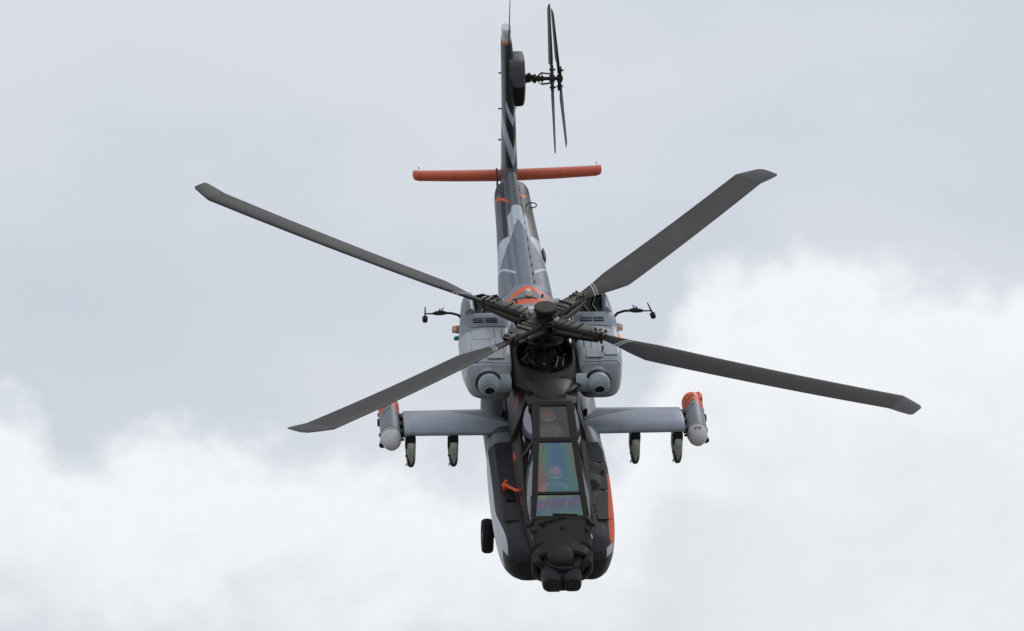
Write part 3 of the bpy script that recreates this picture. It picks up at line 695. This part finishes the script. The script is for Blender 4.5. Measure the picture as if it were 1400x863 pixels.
bm = bmn(); tube(bm, [(-.27, 7.4, 1.93), (-.25, 7.7, 1.95), (-.235, 8.0, 1.9), (-.22, 8.3, 1.84)], .018, 8); link('stabilator_actuator', bm, m_black, H)

# ---- tail fin
def airfoil(n=18, th=.12):
    xs = [(1-math.cos(PI*i/n))/2 for i in range(n+1)]
    f = lambda x: 5*th*(.2969*math.sqrt(x)-.126*x-.3516*x*x+.2843*x**3-.1015*x**4)
    up_ = [(x, f(x)) for x in xs]; lo = [(x, -f(x)) for x in xs[1:-1]][::-1]
    return up_+lo
def finring(z, yle, chord, hw, cx): return [(cx+v*hw/.06, yle+u*chord, z) for u, v in airfoil(18, .12)]
bm = bmn(); FZ = [(1.55, 7.55, 1.75, .150, .0), (1.85, 7.55, 1.7, .150, .0), (2.4, 7.78, 1.5, .140, -.01), (3.1, 8.10, 1.3, .125, -.02), (3.8, 8.46, 1.1, .118, -.035), (4.05, 8.62, 1.0, .112, -.045), (4.22, 8.85, .75, .09, -.05)]
qz = list(np.round(np.arange(1.55, 4.22, .08), 3))+[4.22]; sc_ = cr([c[0] for c in FZ], [c[1:] for c in FZ], qz)
loft(bm, [finring(z, *c) for z, c in zip(qz, sc_)]); fin_ = link('tail_fin', bm, m_fin, H, smooth=50)
bm = bmn(); loft(bm, [ell(8.98, z, w, l, 20, 2.2) if 0 else [(x-.055, y, z_) for x, y, z_ in ell(8.98, z, w, l, 20, 2.2)] for z, w, l in ((4.19, .07, .2), (4.24, .085, .2), (4.26, .082, .18))]); bc = link('fin_beacon', bm, m_amber, fin_)
bm = bmn(); loft(bm, [[(x-.06, y, z_) for x, y, z_ in ell(8.98, z, w, l, 20, 2.2)] for z, w, l in ((4.26, .08, .16), (4.44, .096, .16), (4.48, .09, .13))]); link('beacon_lens', bm, m_clearc, bc)
bm = bmn(); cyl(bm, (-.062, 8.98, 4.26), (-.062, 8.98, 4.38), .035, n=12); link('beacon_lamp', bm, m_dark, bc)
bm = bmn(); tube(bm, [(-.035, 8.62, 4.08), (-.035, 8.62, 4.6), (-.035, 8.63, 5.32)], [.017, .011, .006], 8); link('whip_antenna', bm, m_black, H)
bm = bmn()
for z, y in ((3.55, 8.9), (2.35, 8.5), (2.9, 8.7)): cyl(bm, (-.13, y, z), (-.19, y, z), .015, n=8)
link('static_port', bm, m_dark, fin_)
# tail gearbox housing
bm = bmn(); loft(bm, [rpoly([(-.02, y0), (.24*k+.0, y0), (.29*k, y0+.12), (.29*k, y1-.02), (.24*k, y1), (-.02, y1)], 0, [.01, .06, .08, .03, .03, .01], 3, f=lambda a, b, z=z: (a, b, z)) for z, y0, y1, k in ((3.10, 8.42, 8.98, 1.0), (3.2, 8.38, 9.0, 1.02), (3.45, 8.38, 9.0, 1.03), (3.72, 8.42, 9.0, 1.0), (3.88, 8.47, 8.98, .97), (3.97, 8.52, 8.97, .88), (3.99, 8.56, 8.9, .6))])
tg = link('tail_gearbox', bm, paint('tail_gearbox_paint', lin(86, 86, 92), [(lambda x, y, z: z < 3.52-(x*.0), lin(24, 20, 20))], rough=.5, wear=.12), H, smooth=40)
bm = bmn(); tube(bm, [(.1, 8.6, 3.1), (.16, 8.58, 3.03), (.12, 8.55, 2.98), (.08, 8.56, 3.04)], .012, 6); link('lashing_eye', bm, m_black, tg)

# ---- tail rotor
TR0 = Vector((.30, 8.72, 3.52))
bm = bmn()
cyl(bm, (.26, 8.72, 3.52), (1.0, 8.72, 3.52), .035, n=16)
lathe(bm, (.28, 8.72, 3.52), (1, 0, 0), [(.10, 0), (.085, .05), (.045, .07), (.05, .16), (.085, .18), (.09, .21), (.05, .23), (.05, .36)], 20)
for a in (20, 110, 200, 290):
    u = Vector((0, math.cos(rad(a)), math.sin(rad(a))))
    tube(bm, [Vector((.52, 8.72, 3.52))+u*.05, Vector((.60, 8.72, 3.52))+u*.15, Vector((.625, 8.72, 3.52))+u*.05], .010, 6)
    tube(bm, [Vector((.60, 8.72, 3.52))+u*.15, Vector((.78, 8.72, 3.52))+u*.12], .009, 6)
for z, y in ((3.62, 8.65), (3.55, 8.62)):
    cyl(bm, (.30, y, z), (.44, y, z), .022, n=10); cyl(bm, (.36, y, z-.04), (.36, y, z+.05), .035, n=10); tube(bm, [(.42, y, z), (.45, 8.7, 3.46)], .016, 6)
hub = link('tail_rotor_hub', bm, m_hub, H)
def tail_blade_mesh():
    b_ = bmn(); rings = []
    for r, c, th, tw in ((.12, .08, .06, 0), (.25, .10, .055, 4), (.34, .25, .045, 15), (.5, .25, .042, 14), (1.3, .25, .032, 9), (1.41, .24, .026, 8), (1.435, .16, .012, 8)):
        ca, sa = math.cos(rad(tw)), math.sin(rad(tw)); ring = []
        for u, v in airfoil(8, .12):
            y = (u-.3)*c; x = v/.12*th; ring.append((x*ca-y*sa, x*sa+y*ca, r))
        rings.append(ring)
    loft(b_, rings); return b_
tb0 = None
for xh, ang, tilt in ((.80, 46, .8), (.94, 90, 7.0)):
    bm = bmn(); cyl(bm, (xh-.05, 8.72, 3.52), (xh+.05, 8.72, 3.52), .07, n=16)
    d = Vector((0, math.cos(rad(ang)), math.sin(rad(ang)))); bar(bm, Vector((xh, 8.72, 3.52))-d*.24, Vector((xh, 8.72, 3.52))+d*.24, .09, .06, (1, 0, 0))
    for k in (-1, 1): cyl(bm, Vector((xh-.05, 8.72, 3.52))+d*.17*k, Vector((xh+.07, 8.72, 3.52))+d*.17*k, .02, n=8)
    link('rotor_yoke', bm, m_hub, hub, bevel=.01)
    for k in (0, 1):
        if tb0 is None: tb0 = o = link('tail_rotor_blade', tail_blade_mesh(), m_dark, H, smooth=45)
        else: o = tb0.copy(); COL.objects.link(o)
        o.parent = H
        o.matrix_local = Matrix.Translation((xh, 8.72, 3.52)) @ Matrix.Rotation(rad(-tilt), 4, 'Y') @ Matrix.Rotation(-rad(90-ang)+PI*k, 4, 'X')

# ---- stabilator
bm = bmn(); rings = []
for x, c, th, y0, z0 in ((-1.76, .44, .15, 8.42, 1.56), (-1.73, .64, .19, 8.39, 1.56), (-1.66, .74, .20, 8.36, 1.56), (-.9, .80, .215, 8.33, 1.55), (0, .84, .225, 8.31, 1.545), (.9, .80, .215, 8.33, 1.55), (1.66, .74, .20, 8.36, 1.56), (1.73, .64, .19, 8.39, 1.56), (1.76, .44, .15, 8.42, 1.56)):
    a = rad(-28); ring = []; z0 += .14+x*.02
    for u, v in airfoil(14, .12):
        yy, zz = u*c, v/.12*th; ring.append((x, y0+yy*math.cos(a)-zz*math.sin(a), z0+yy*math.sin(a)+zz*math.cos(a)))
    rings.append(ring)
loft(bm, rings); link('stabilator', bm, m_stab, H, smooth=50)
bm = bmn()
for s in (-1, 1): tube(bm, [(s*1.66, 8.5, 1.77+s*.03), (s*1.67, 8.53, 1.80+s*.03)], .008, 6)
link('static_wick', bm, m_dark, H)

# ---- stub wings
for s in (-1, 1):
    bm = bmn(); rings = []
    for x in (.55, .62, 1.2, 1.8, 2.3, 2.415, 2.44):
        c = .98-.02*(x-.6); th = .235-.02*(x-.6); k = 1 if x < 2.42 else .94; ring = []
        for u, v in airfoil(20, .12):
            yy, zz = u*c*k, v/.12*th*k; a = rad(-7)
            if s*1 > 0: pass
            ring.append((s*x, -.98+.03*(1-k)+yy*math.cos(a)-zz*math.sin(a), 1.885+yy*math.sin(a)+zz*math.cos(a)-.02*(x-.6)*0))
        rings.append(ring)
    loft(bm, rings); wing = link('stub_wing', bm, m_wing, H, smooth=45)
    bm = bmn(); box(bm, (s*1.5, -.22, 1.822), (1.75, .008, .006), Matrix.Rotation(-.2, 3, 'X'))
    link('flap_hinge', bm, m_dark, wing, smooth=0)
    bm = bmn(); box(bm, (s*.66, -.45, 2.02), (.08, .55, .22), None, 0, (.5, .8)); cyl(bm, (s*.72, -.62, 1.98), (s*.72, -.66, 2.14), .035, n=12); link('wing_root_fairing', bm, m_dark, wing, bevel=.02)
    # pylons + launch rails
    for xr in (1.585, 2.325):
        bm = bmn(); loft(bm, [rpoly([(-.078, zt-.18), (.078, zt-.18), (.078, zt), (-.078, zt)], y, .02, 2) for y, zt in ((-1.0, 1.82), (-.3, 1.84))])
        for v in bm.verts: v.co.x += s*xr
        py = link('weapon_pylon', bm, m_black, wing)
        bm = bmn(); box(bm, (s*xr-.085, -.95, 1.68), (.035, .12, .17)); box(bm, (s*xr-.075, -.95, 1.52), (.03, .06, .07)); box(bm, (s*xr-.085, -1.0, 1.45), (.03, .03, .035)); box(bm, (s*xr-.075, -1.0, 1.27), (.02, .03, .045)); link('sway_brace', bm, m_black, py, bevel=.004)
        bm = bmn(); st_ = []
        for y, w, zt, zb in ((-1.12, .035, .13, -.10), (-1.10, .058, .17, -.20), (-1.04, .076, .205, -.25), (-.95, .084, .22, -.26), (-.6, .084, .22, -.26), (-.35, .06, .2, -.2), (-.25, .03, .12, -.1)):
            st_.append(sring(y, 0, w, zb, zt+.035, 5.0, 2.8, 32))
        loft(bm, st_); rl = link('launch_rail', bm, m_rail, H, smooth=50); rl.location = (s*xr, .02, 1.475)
    # countermeasure pod
    bm = bmn(); prof = [(0, -.86), (.05, -.852), (.11, -.81), (.155, -.73), (.180, -.62), (.184, -.5), (.184, .38), (.178, .42), (.15, .50), (.09, .56), (.0, .58)]
    lathe(bm, (0, 0, 0), (0, 1, 0), prof, 36); pod = link('countermeasure_pod', bm, m_pod, H, smooth=40)
    pod.location = (s*2.665, -.26, 1.74); pod.rotation_euler = (rad(2), 0, rad(0))
    ox = s*.15
    bm = bmn(); lathe(bm, (ox, -.60, -.10), (s*.25, -1, -.2), [(.058, -.18), (.058, .04), (.055, .05)], 20); ap = link('seeker_barrel', bm, m_lgrey, pod)
    bm = bmn(); cyl(bm, Vector((ox, -.60, -.10))+Vector((s*.25, -1, -.2)).normalized()*.045, Vector((ox, -.60, -.10))+Vector((s*.25, -1, -.2)).normalized()*.06, .05, n=20); link('seeker_window', bm, m_glassblk, ap)
    bm = bmn(); lathe(bm, (0, -.55, 0), (0, 1, 0), [(.186, 0), (.190, .01), (.190, .025), (.186, .035)], 36); lathe(bm, (0, -.50, 0), (0, 1, 0), [(.186, 0), (.189, .005), (.189, .015), (.186, .02)], 36); link('pod_band', bm, m_stripe, pod)
    bm = bmn(); lathe(bm, (s*.12, .46, .09), (0, 1, 0), [(.06, -.14), (.065, 0), (.05, .06), (0, .07)], 16); link('rear_sensor', bm, m_orange, pod)
    bm = bmn(); box(bm, (s*.195, -.05, -.03), (.04, .12, .09)); box(bm, (s*.19, -.42, -.04), (.03, .06, .05)); box(bm, (s*.19, .2, -.04), (.02, .08, .03)); link('pod_fitting', bm, m_dark, pod, bevel=.006)
    if s > 0:
        bm = bmn(); tube(bm, [(-.05, -.66, .16), (-.05, -.68, .21), (.05, -.68, .21), (.05, -.66, .16)], .012, 8); box(bm, (0, -.645, .155), (.08, .04, .03)); link('lifting_eye', bm, m_steel, pod)
    bm = bmn()
    for yy in (-.8, -.55, -.3): box(bm, (s*2.465, yy, 1.79), (.08, .12, .12)); cyl(bm, (s*2.44, yy-.06, 1.70), (s*2.50, yy-.06, 1.70), .025, n=8)
    link('pod_bracket', bm, m_dark, wing, bevel=.01)

# ---- landing gear
tyre0 = None
for s in (-1, 1):
    bm = bmn(); lathe(bm, (0, 0, 0), (1, 0, 0), [(.15, -.085), (.22, -.10), (.27, -.095), (.298, -.06), (.305, 0), (.298, .06), (.27, .095), (.22, .10), (.15, .085)], 40)
    wh = link('wheel', bm, m_rubber, H, smooth=60); wh.location = (s*1.03, -1.86, .33)
    bm = bmn(); lathe(bm, (0, 0, 0), (1, 0, 0), [(.04, -.09), (.08, -.085), (.15, -.07), (.16, -.06), (.16, .06), (.15, .07), (.08, .085), (.04, .09)], 28); link('rim', bm, m_lgrey, wh)
    bm = bmn(); tube(bm, [(s*1.03, -1.86, .33), (s*.88, -1.87, .34), (s*.86, -1.95, .45), (s*.72, -2.75, 1.05)], [.03, .045, .055, .07], 12)
    cyl(bm, (s*.84, -1.98, .48), (s*.66, -1.9, 1.3), .045, n=14); cyl(bm, (s*.80, -1.96, .7), (s*.66, -1.9, 1.3), .065, n=14)
    tube(bm, [(s*.93, -2.05, .62), (s*.9, -2.0, .55), (s*.93, -1.95, .46)], .014, 6)
    link('landing_gear_strut', bm, m_dark, H, bevel=0)
bm = bmn(); lathe(bm, (0, 8.75, .98), (1, 0, 0), [(.08, -.05), (.15, -.06), (.19, -.03), (.195, 0), (.19, .03), (.15, .06), (.08, .05)], 28); tw = link('tail_wheel', bm, m_rubber, H)
bm = bmn(); tube(bm, [(0, 8.6, 1.65), (0, 8.72, 1.25), (.08, 8.75, 1.1), (.08, 8.75, .98)], .03, 8); link('tail_wheel_fork', bm, m_dark, H)

# ---- main rotor
HZ = 3.50; tx, ty = rad(2.30), rad(7.49); CONE = rad(3.15); PHI = rad(324.18)
nv_ = Vector((math.sin(tx)*math.cos(ty), math.sin(ty), math.cos(tx)*math.cos(ty))).normalized()
e1 = Vector((0, 1, 0)).cross(nv_).normalized(); e2 = nv_.cross(e1)
bm = bmn(); lathe(bm, (.02, 0, 3.36), (0, 0, 1), [(.13, 0), (.15, .04), (.165, .12), (.165, .36), (.17, .40), (.195, .41), (.20, .43), (.20, .465), (.18, .485), (0, .49)], 40)
cap_ = link('rotor_head_cap', bm, m_olive, H, smooth=40)
bm = bmn()
for a in range(0, 360, 60): box(bm, (.02+.166*math.cos(rad(a+20)), .166*math.sin(rad(a+20)), 3.66), (.03, .03, .03), Matrix.Rotation(rad(a+20), 3, 'Z'))
link('cap_bolt', bm, m_steel, cap_, smooth=0)
# hub plates, swashplate, pitch links
bm = bmn(); ctr = Vector((0, 0, HZ))
def ringp(r, h, n=16, k=0): return [ctr+(e1*math.cos(t)+e2*math.sin(t))*r+nv_*h for t in np.linspace(k, 2*PI+k, n, False)]
loft(bm, [ringp(.34, -.11), ringp(.36, -.09), ringp(.36, -.05), ringp(.30, -.04)]); loft(bm, [ringp(.30, .04), ringp(.34, .05), ringp(.34, .09), ringp(.30, .11)])
cyl(bm, ctr-nv_*.3, ctr+nv_*.12, .17, n=24)
hubm = link('rotor_hub', bm, m_hub, H, bevel=.008)
bm = bmn(); c2 = Vector((0, 0, 3.20))
loft(bm, [[c2+(e1*math.cos(t)+e2*math.sin(t))*r+nv_*h for t in np.linspace(0, 2*PI, 28, False)] for r, h in ((.22, -.05), (.34, -.04), (.36, 0), (.34, .04), (.22, .05))])
for k in range(4):
    a = PHI+k*PI/2+rad(35); u = e1*math.cos(a)+e2*math.sin(a); a2 = PHI+k*PI/2+rad(22); w = e1*math.cos(a2)+e2*math.sin(a2)
    cyl(bm, c2+u*.36, ctr+w*.52-nv_*.02, .022, n=10); cyl(bm, c2+u*.30, c2+u*.42, .035, n=10)
    tube(bm, [ctr+w*.52-nv_*.02, ctr+w*.52+nv_*.05, ctr+(e1*math.cos(a2-.2)+e2*math.sin(a2-.2))*.62], .03, 8)
link('swashplate', bm, m_hub, hubm)
bm = bmn()      # small bright fittings scattered over the hub
for k in range(36):
    a = rnd.uniform(0, 2*PI); r = rnd.uniform(.2, .42); p = ctr+(e1*math.cos(a)+e2*math.sin(a))*r+nv_*rnd.choice((.10, .12, -.02, .06))
    cyl(bm, p, p+nv_*.035, rnd.uniform(.012, .024), n=8)
link('hub_bolt', bm, m_hub, hubm)
bm = bmn()
for k in range(7):
    a = rnd.uniform(0, 2*PI); r = rnd.uniform(.26, .40); p = ctr+(e1*math.cos(a)+e2*math.sin(a))*r+nv_*.11; cyl(bm, p, p+nv_*.03, .014, n=8)
link('bright_bolt', bm, m_steel, hubm)
bm = bmn()
for k in range(4):
    a = PHI+k*PI/2+PI/4; u = e1*math.cos(a)+e2*math.sin(a); w = nv_.cross(u)
    tube(bm, [ctr+u*.22+nv_*.08, ctr+u*.38+nv_*.0-w*.05, ctr+u*.42-nv_*.10, ctr+u*.30-nv_*.2], .02, 8)
    tube(bm, [ctr+u*.25-w*.12+nv_*.10, ctr+u*.33+nv_*.14, ctr+u*.27+w*.12+nv_*.10], .018, 8)
link('hydraulic_hose', bm, m_black, hubm)
def blade_mesh():
    b_ = bmn(); rings = []; RR = 7.46
    st_ = [(1.16, .16, .07, 0), (1.30, .18, .065, 0), (1.55, .26, .062, 0), (1.9, .40, .058, 0), (2.25, .53, .055, 0)]+[(r, .535, .052, 0) for r in np.arange(2.6, 6.9, .35)]+[(6.97, .535, .05, 0), (7.2, .48, .042, .10), (7.40, .41, .03, .19), (RR, .30, .012, .24)]
    for r, c, th, sw in st_:
        tw = rad(13-9.5*(r/RR)); bend = .012*(r-1.2)**2*.35
        ring = []
        for u, v in airfoil(12, .12):
            y = (u-.27)*c+sw; z = v/.12*th
            if r < 2.25: y = (u-.5)*c - .0 + (c-.16)*.36
            # y positive = trailing edge side
            ring.append((r, y*math.cos(tw)+z*math.sin(tw), -y*math.sin(tw)+z*math.cos(tw)+bend))
        rings.append(ring)
    loft(b_, rings)
    return b_
def casing_mesh():
    b_ = bmn()
    st_ = [(.26, .15, .10), (.34, .17, .115), (.60, .165, .115), (.85, .15, .10), (1.08, .13, .085), (1.16, .11, .07)]
    loft(b_, [rpoly([(-w, -h), (w, -h), (w*.9, h), (-w*.9, h)], 0, .05, 3, f=lambda a, b, r=r: (r, a, b)) for r, w, h in st_])
    return b_
protos = None
for k in range(4):
    a = PHI+k*PI/2; u = (e1*math.cos(a)+e2*math.sin(a)); ax = (u*math.cos(CONE)+nv_*math.sin(CONE)).normalized()
    # rotation is counter-clockwise seen from above, so the trailing edge lies on the clockwise side
    te = -(nv_.cross(u)).normalized(); up_ = ax.cross(te).normalized()
    if up_.dot(nv_) < 0: up_ = -up_
    te = up_.cross(ax) if up_.cross(ax).dot(te) > 0 else ax.cross(up_)
    M4 = Matrix(((ax.x, te.x, up_.x, ctr.x), (ax.y, te.y, up_.y, ctr.y), (ax.z, te.z, up_.z, ctr.z), (0, 0, 0, 1)))
    if protos is None:
        bl = link('rotor_blade', blade_mesh(), m_blade, H, smooth=50)
        cs = link('pitch_housing', casing_mesh(), m_hub, bl, bevel=0)
        b_ = bmn()
        for sy in (-1, 1):
            cyl(b_, (.34, sy*.20, -.01), (.88, sy*.18, -.01), .045, n=14); cyl(b_, (.60, sy*.19, -.01), (1.10, sy*.15, -.01), .028, n=12); cyl(b_, (.34, sy*.20, -.05), (.34, sy*.20, .05), .05, n=12)
        link('lead_lag_damper', b_, m_hub, bl); dm = list(LAST)
        b_ = bmn()
        for r in (.42, .55, .72, .92, 1.06): box(b_, (r, 0, .115-.03*(r > .8)-.01*(r > 1)), (.03, .26-.05*(r > .8), .03))
        for r in (1.00, 1.10, 1.20):
            for sy in (-1, 1): cyl(b_, (r, sy*.07, -.09), (r, sy*.07, .115), .022, n=10)
        bt = link('blade_fitting', b_, m_hub, bl, bevel=.004)
        b_ = bmn(); rr_ = random.Random(5)
        for r in (1.02, 1.12, 1.22): cyl(b_, (r, -.07, .113), (r, -.07, .125), .014, n=8)
        bar(b_, (1.14, -.10, .10), (1.14, .10, .10), .018, .02, (0, 0, 1)); bar(b_, (1.24, -.09, .085), (1.24, .09, .075), .016, .02, (0, 0, 1))
        bs = link('bright_fastener', b_, m_steel, bl)
        protos = (bl, [cs, bt, bs]+dm)
        root = bl
    else:
        root = protos[0].copy(); COL.objects.link(root); root.parent = H
        for c in protos[1]:
            q_ = c.copy(); COL.objects.link(q_); q_.parent = root
    root.matrix_local = M4

# ---------------------------------------------------------------- pilots
def person(px, py, pz, label, arm_up, lean=0):
    root = bpy.data.objects.new('person', None); COL.objects.link(root)
    root['label'] = label; root['category'] = 'person'
    base = Matrix.Translation((px, py, pz)); root.matrix_world = HM @ base
    J = {'pelvis': (0, 0, .10), 'waist': (0, .0, .26), 'chest': (0, .0, .44), 'neck0': (0, -.01, .56), 'neck': (0, -.02, .63)}
    V = []; Ed = []; Rr = []; idx = {}
    def add(n, p, r, par=None):
        idx[n] = len(V); V.append(p); Rr.append(r)
        if par: Ed.append((idx[par], idx[n]))
    add('pelvis', J['pelvis'], (.15, .11)); add('waist', J['waist'], (.14, .10), 'pelvis'); add('chest', J['chest'], (.16, .12), 'waist')
    add('neck0', J['neck0'], (.08, .08), 'chest'); add('neck', J['neck'], (.055, .055), 'neck0')
    hands = {}
    for s in (-1, 1):
        n = str(s)
        add('sh'+n, (s*.18, 0, .52), (.065, .065), 'chest')
        if s < 0 and arm_up:
            el_, wr = (-.27, -.42, .36), (-.26, -.49, .64)
        else: el_, wr = (s*.25, -.02, .27), (s*.16, -.26, .22)
        add('el'+n, el_, (.046, .046), 'sh'+n); add('wr'+n, wr, (.030, .034), 'el'+n); hands[s] = (Vector(el_), Vector(wr))
        add('hip'+n, (s*.10, -.04, .08), (.085, .085), 'pelvis'); add('kn'+n, (s*.15, -.42, .12), (.062, .062), 'hip'+n)
        add('an'+n, (s*.13, -.56, -.22), (.042, .042), 'kn'+n); add('toe'+n, (s*.13, -.68, -.26), (.038, .03), 'an'+n)
    me = bpy.data.meshes.new('body'); me.from_pydata(V, Ed, []); o = bpy.data.objects.new('body', me); COL.objects.link(o); o.parent = root
    sk_ = o.modifiers.new('skin', 'SKIN'); sk_.use_smooth_shade = True
    for i, r in enumerate(Rr): me.skin_vertices[0].data[i].radius = r
    me.skin_vertices[0].data[0].use_root = True
    o.modifiers.new('sub', 'SUBSURF').render_levels = 2; me.materials.append(m_suit)
    # head with face
    b_ = bmn(); bmesh.ops.create_uvsphere(b_, u_segments=24, v_segments=18, radius=1)
    for v in b_.verts:
        x, y, z = v.co; jaw = max(0, -z); v.co = Vector((x*.075*(1-.25*jaw), y*.095*(1-.1*jaw), z*.115+.745))
        if y < -.6: v.co.y += .006*math.cos(z*6)
    cyl(b_, (0, -.09, .745), (0, -.118, .722), .008, .016, 8)
    for s in (-1, 1):
        cyl(b_, (s*.03, -.083, .765), (s*.03, -.094, .765), .012, n=10); cyl(b_, (s*.074, 0, .745), (s*.084, .005, .745), .02, n=10)
    box(b_, (0, -.092, .695), (.045, .012, .012))
    hd = link('head', b_, m_skin, root, smooth=60)
    b_ = bmn(); bmesh.ops.create_uvsphere(b_, u_segments=28, v_segments=20, radius=1)
    for v in list(b_.verts):
        x, y, z = v.co; rid = 1-.20*math.exp(-(x/.13)**2)       # two lobes with a groove
        v.co = Vector((x*.112, y*.13+.012, (z*.135)*rid+.775))
    dl = [v for v in b_.verts if v.co.z < .70 or (v.co.y < -.055 and v.co.z < .80)]
    bmesh.ops.delete(b_, geom=dl, context='VERTS')
    he = link('helmet', b_, m_helm, root, smooth=60); he.modifiers.new('t', 'SOLIDIFY').thickness = .012
    b_ = bmn(); R0 = []
    for th_, rr2, zz in ((0, .118, .785), (1, .123, .765), (2, .118, .73)):
        R0.append([(rr2*math.sin(t), .012-rr2*1.08*math.cos(t), zz) for t in np.linspace(-1.35, 1.35, 16)])
    loft(b_, R0, cap=False, closed=False); vz = link('visor', b_, m_white, he, smooth=60); vz.modifiers.new('t', 'SOLIDIFY').thickness = .006
    # vest
    b_ = bmn(); loft(b_, [sring(0, 0, w, -d_, d_, 3, 3, 28) for w, d_ in ((.16, .13), (.20, .15), (.20, .15), (.15, .12))])
    zs_ = [.18, .28, .46, .56]
    for i, v in enumerate(b_.verts): k = i//28; x, _, zz = v.co; v.co = Vector((x, zz, zs_[min(k, 3)]))
    link('survival_vest', b_, m_suit if not arm_up else m_dark, root, smooth=50, bevel=.01)
    # hands: palm, four fingers and a thumb grown from one skinned skeleton
    for s in (-1, 1):
        e_, w_ = hands[s]; d = (w_-e_).normalized(); side = d.cross(Vector((0, -1, .2))).normalized()
        if s < 0 and arm_up: d = Vector((.05, -.25, .97)).normalized(); side = Vector((1, 0, 0))
        nrm = d.cross(side).normalized(); curl = .15 if (s < 0 and arm_up) else .8
        V = [w_-d*.02, w_+d*.045, w_+d*.08]; Ed = [(0, 1), (1, 2)]; Rr = [(.036, .024), (.046, .020), (.048, .018)]
        for f, (off, ln) in enumerate(((-.033, .072), (-.011, .082), (.011, .078), (.033, .062))):
            i0 = len(V); p = w_+d*.095+side*off*1.1; V.append(p); Rr.append((.0105, .0105)); Ed.append((2, i0)); dd = (d+side*off*6).normalized()
            for sgm in range(2):
                dd = (dd+nrm*curl*.5).normalized(); p = p+dd*ln*(.55 if sgm == 0 else .45); V.append(p); Rr.append((.0095-.001*sgm,)*2); Ed.append((len(V)-2, len(V)-1))
        i0 = len(V); p = w_+d*.035-side*.042*(1 if s < 0 else 1); V.append(p); Rr.append((.013, .013)); Ed.append((1, i0))
        p = p+(d*.6-side*.8).normalized()*.045; V.append(p); Rr.append((.011, .011)); Ed.append((i0, i0+1)); p = p+(d*.9-side*.3).normalized()*.03; V.append(p); Rr.append((.009, .009)); Ed.append((i0+1, i0+2))
        me = bpy.data.meshes.new('hand'); me.from_pydata([tuple(v) for v in V], Ed, []); ho = bpy.data.objects.new('glove', me); COL.objects.link(ho); ho.parent = root
        ho.modifiers.new('skin', 'SKIN').use_smooth_shade = True
        for i, r in enumerate(Rr): me.skin_vertices[0].data[i].radius = r
        me.skin_vertices[0].data[0].use_root = True
        ho.modifiers.new('sub', 'SUBSURF').render_levels = 1; me.materials.append(m_glove)
        if s < 0 and arm_up:
            b_ = bmn(); tube(b_, [w_+d*.01, w_*.6+e_*.4, e_], [.056, .066, .070], 16); link('orange_sleeve', b_, m_glove, root)
    return root
person(0.0, -3.06, 1.58, 'front cockpit crew member in orange helmet raising an orange gloved hand behind the iridescent glass', True)
person(-.05, -1.98, 2.07, 'rear cockpit pilot in orange helmet and grey suit below the rotor mast', False)
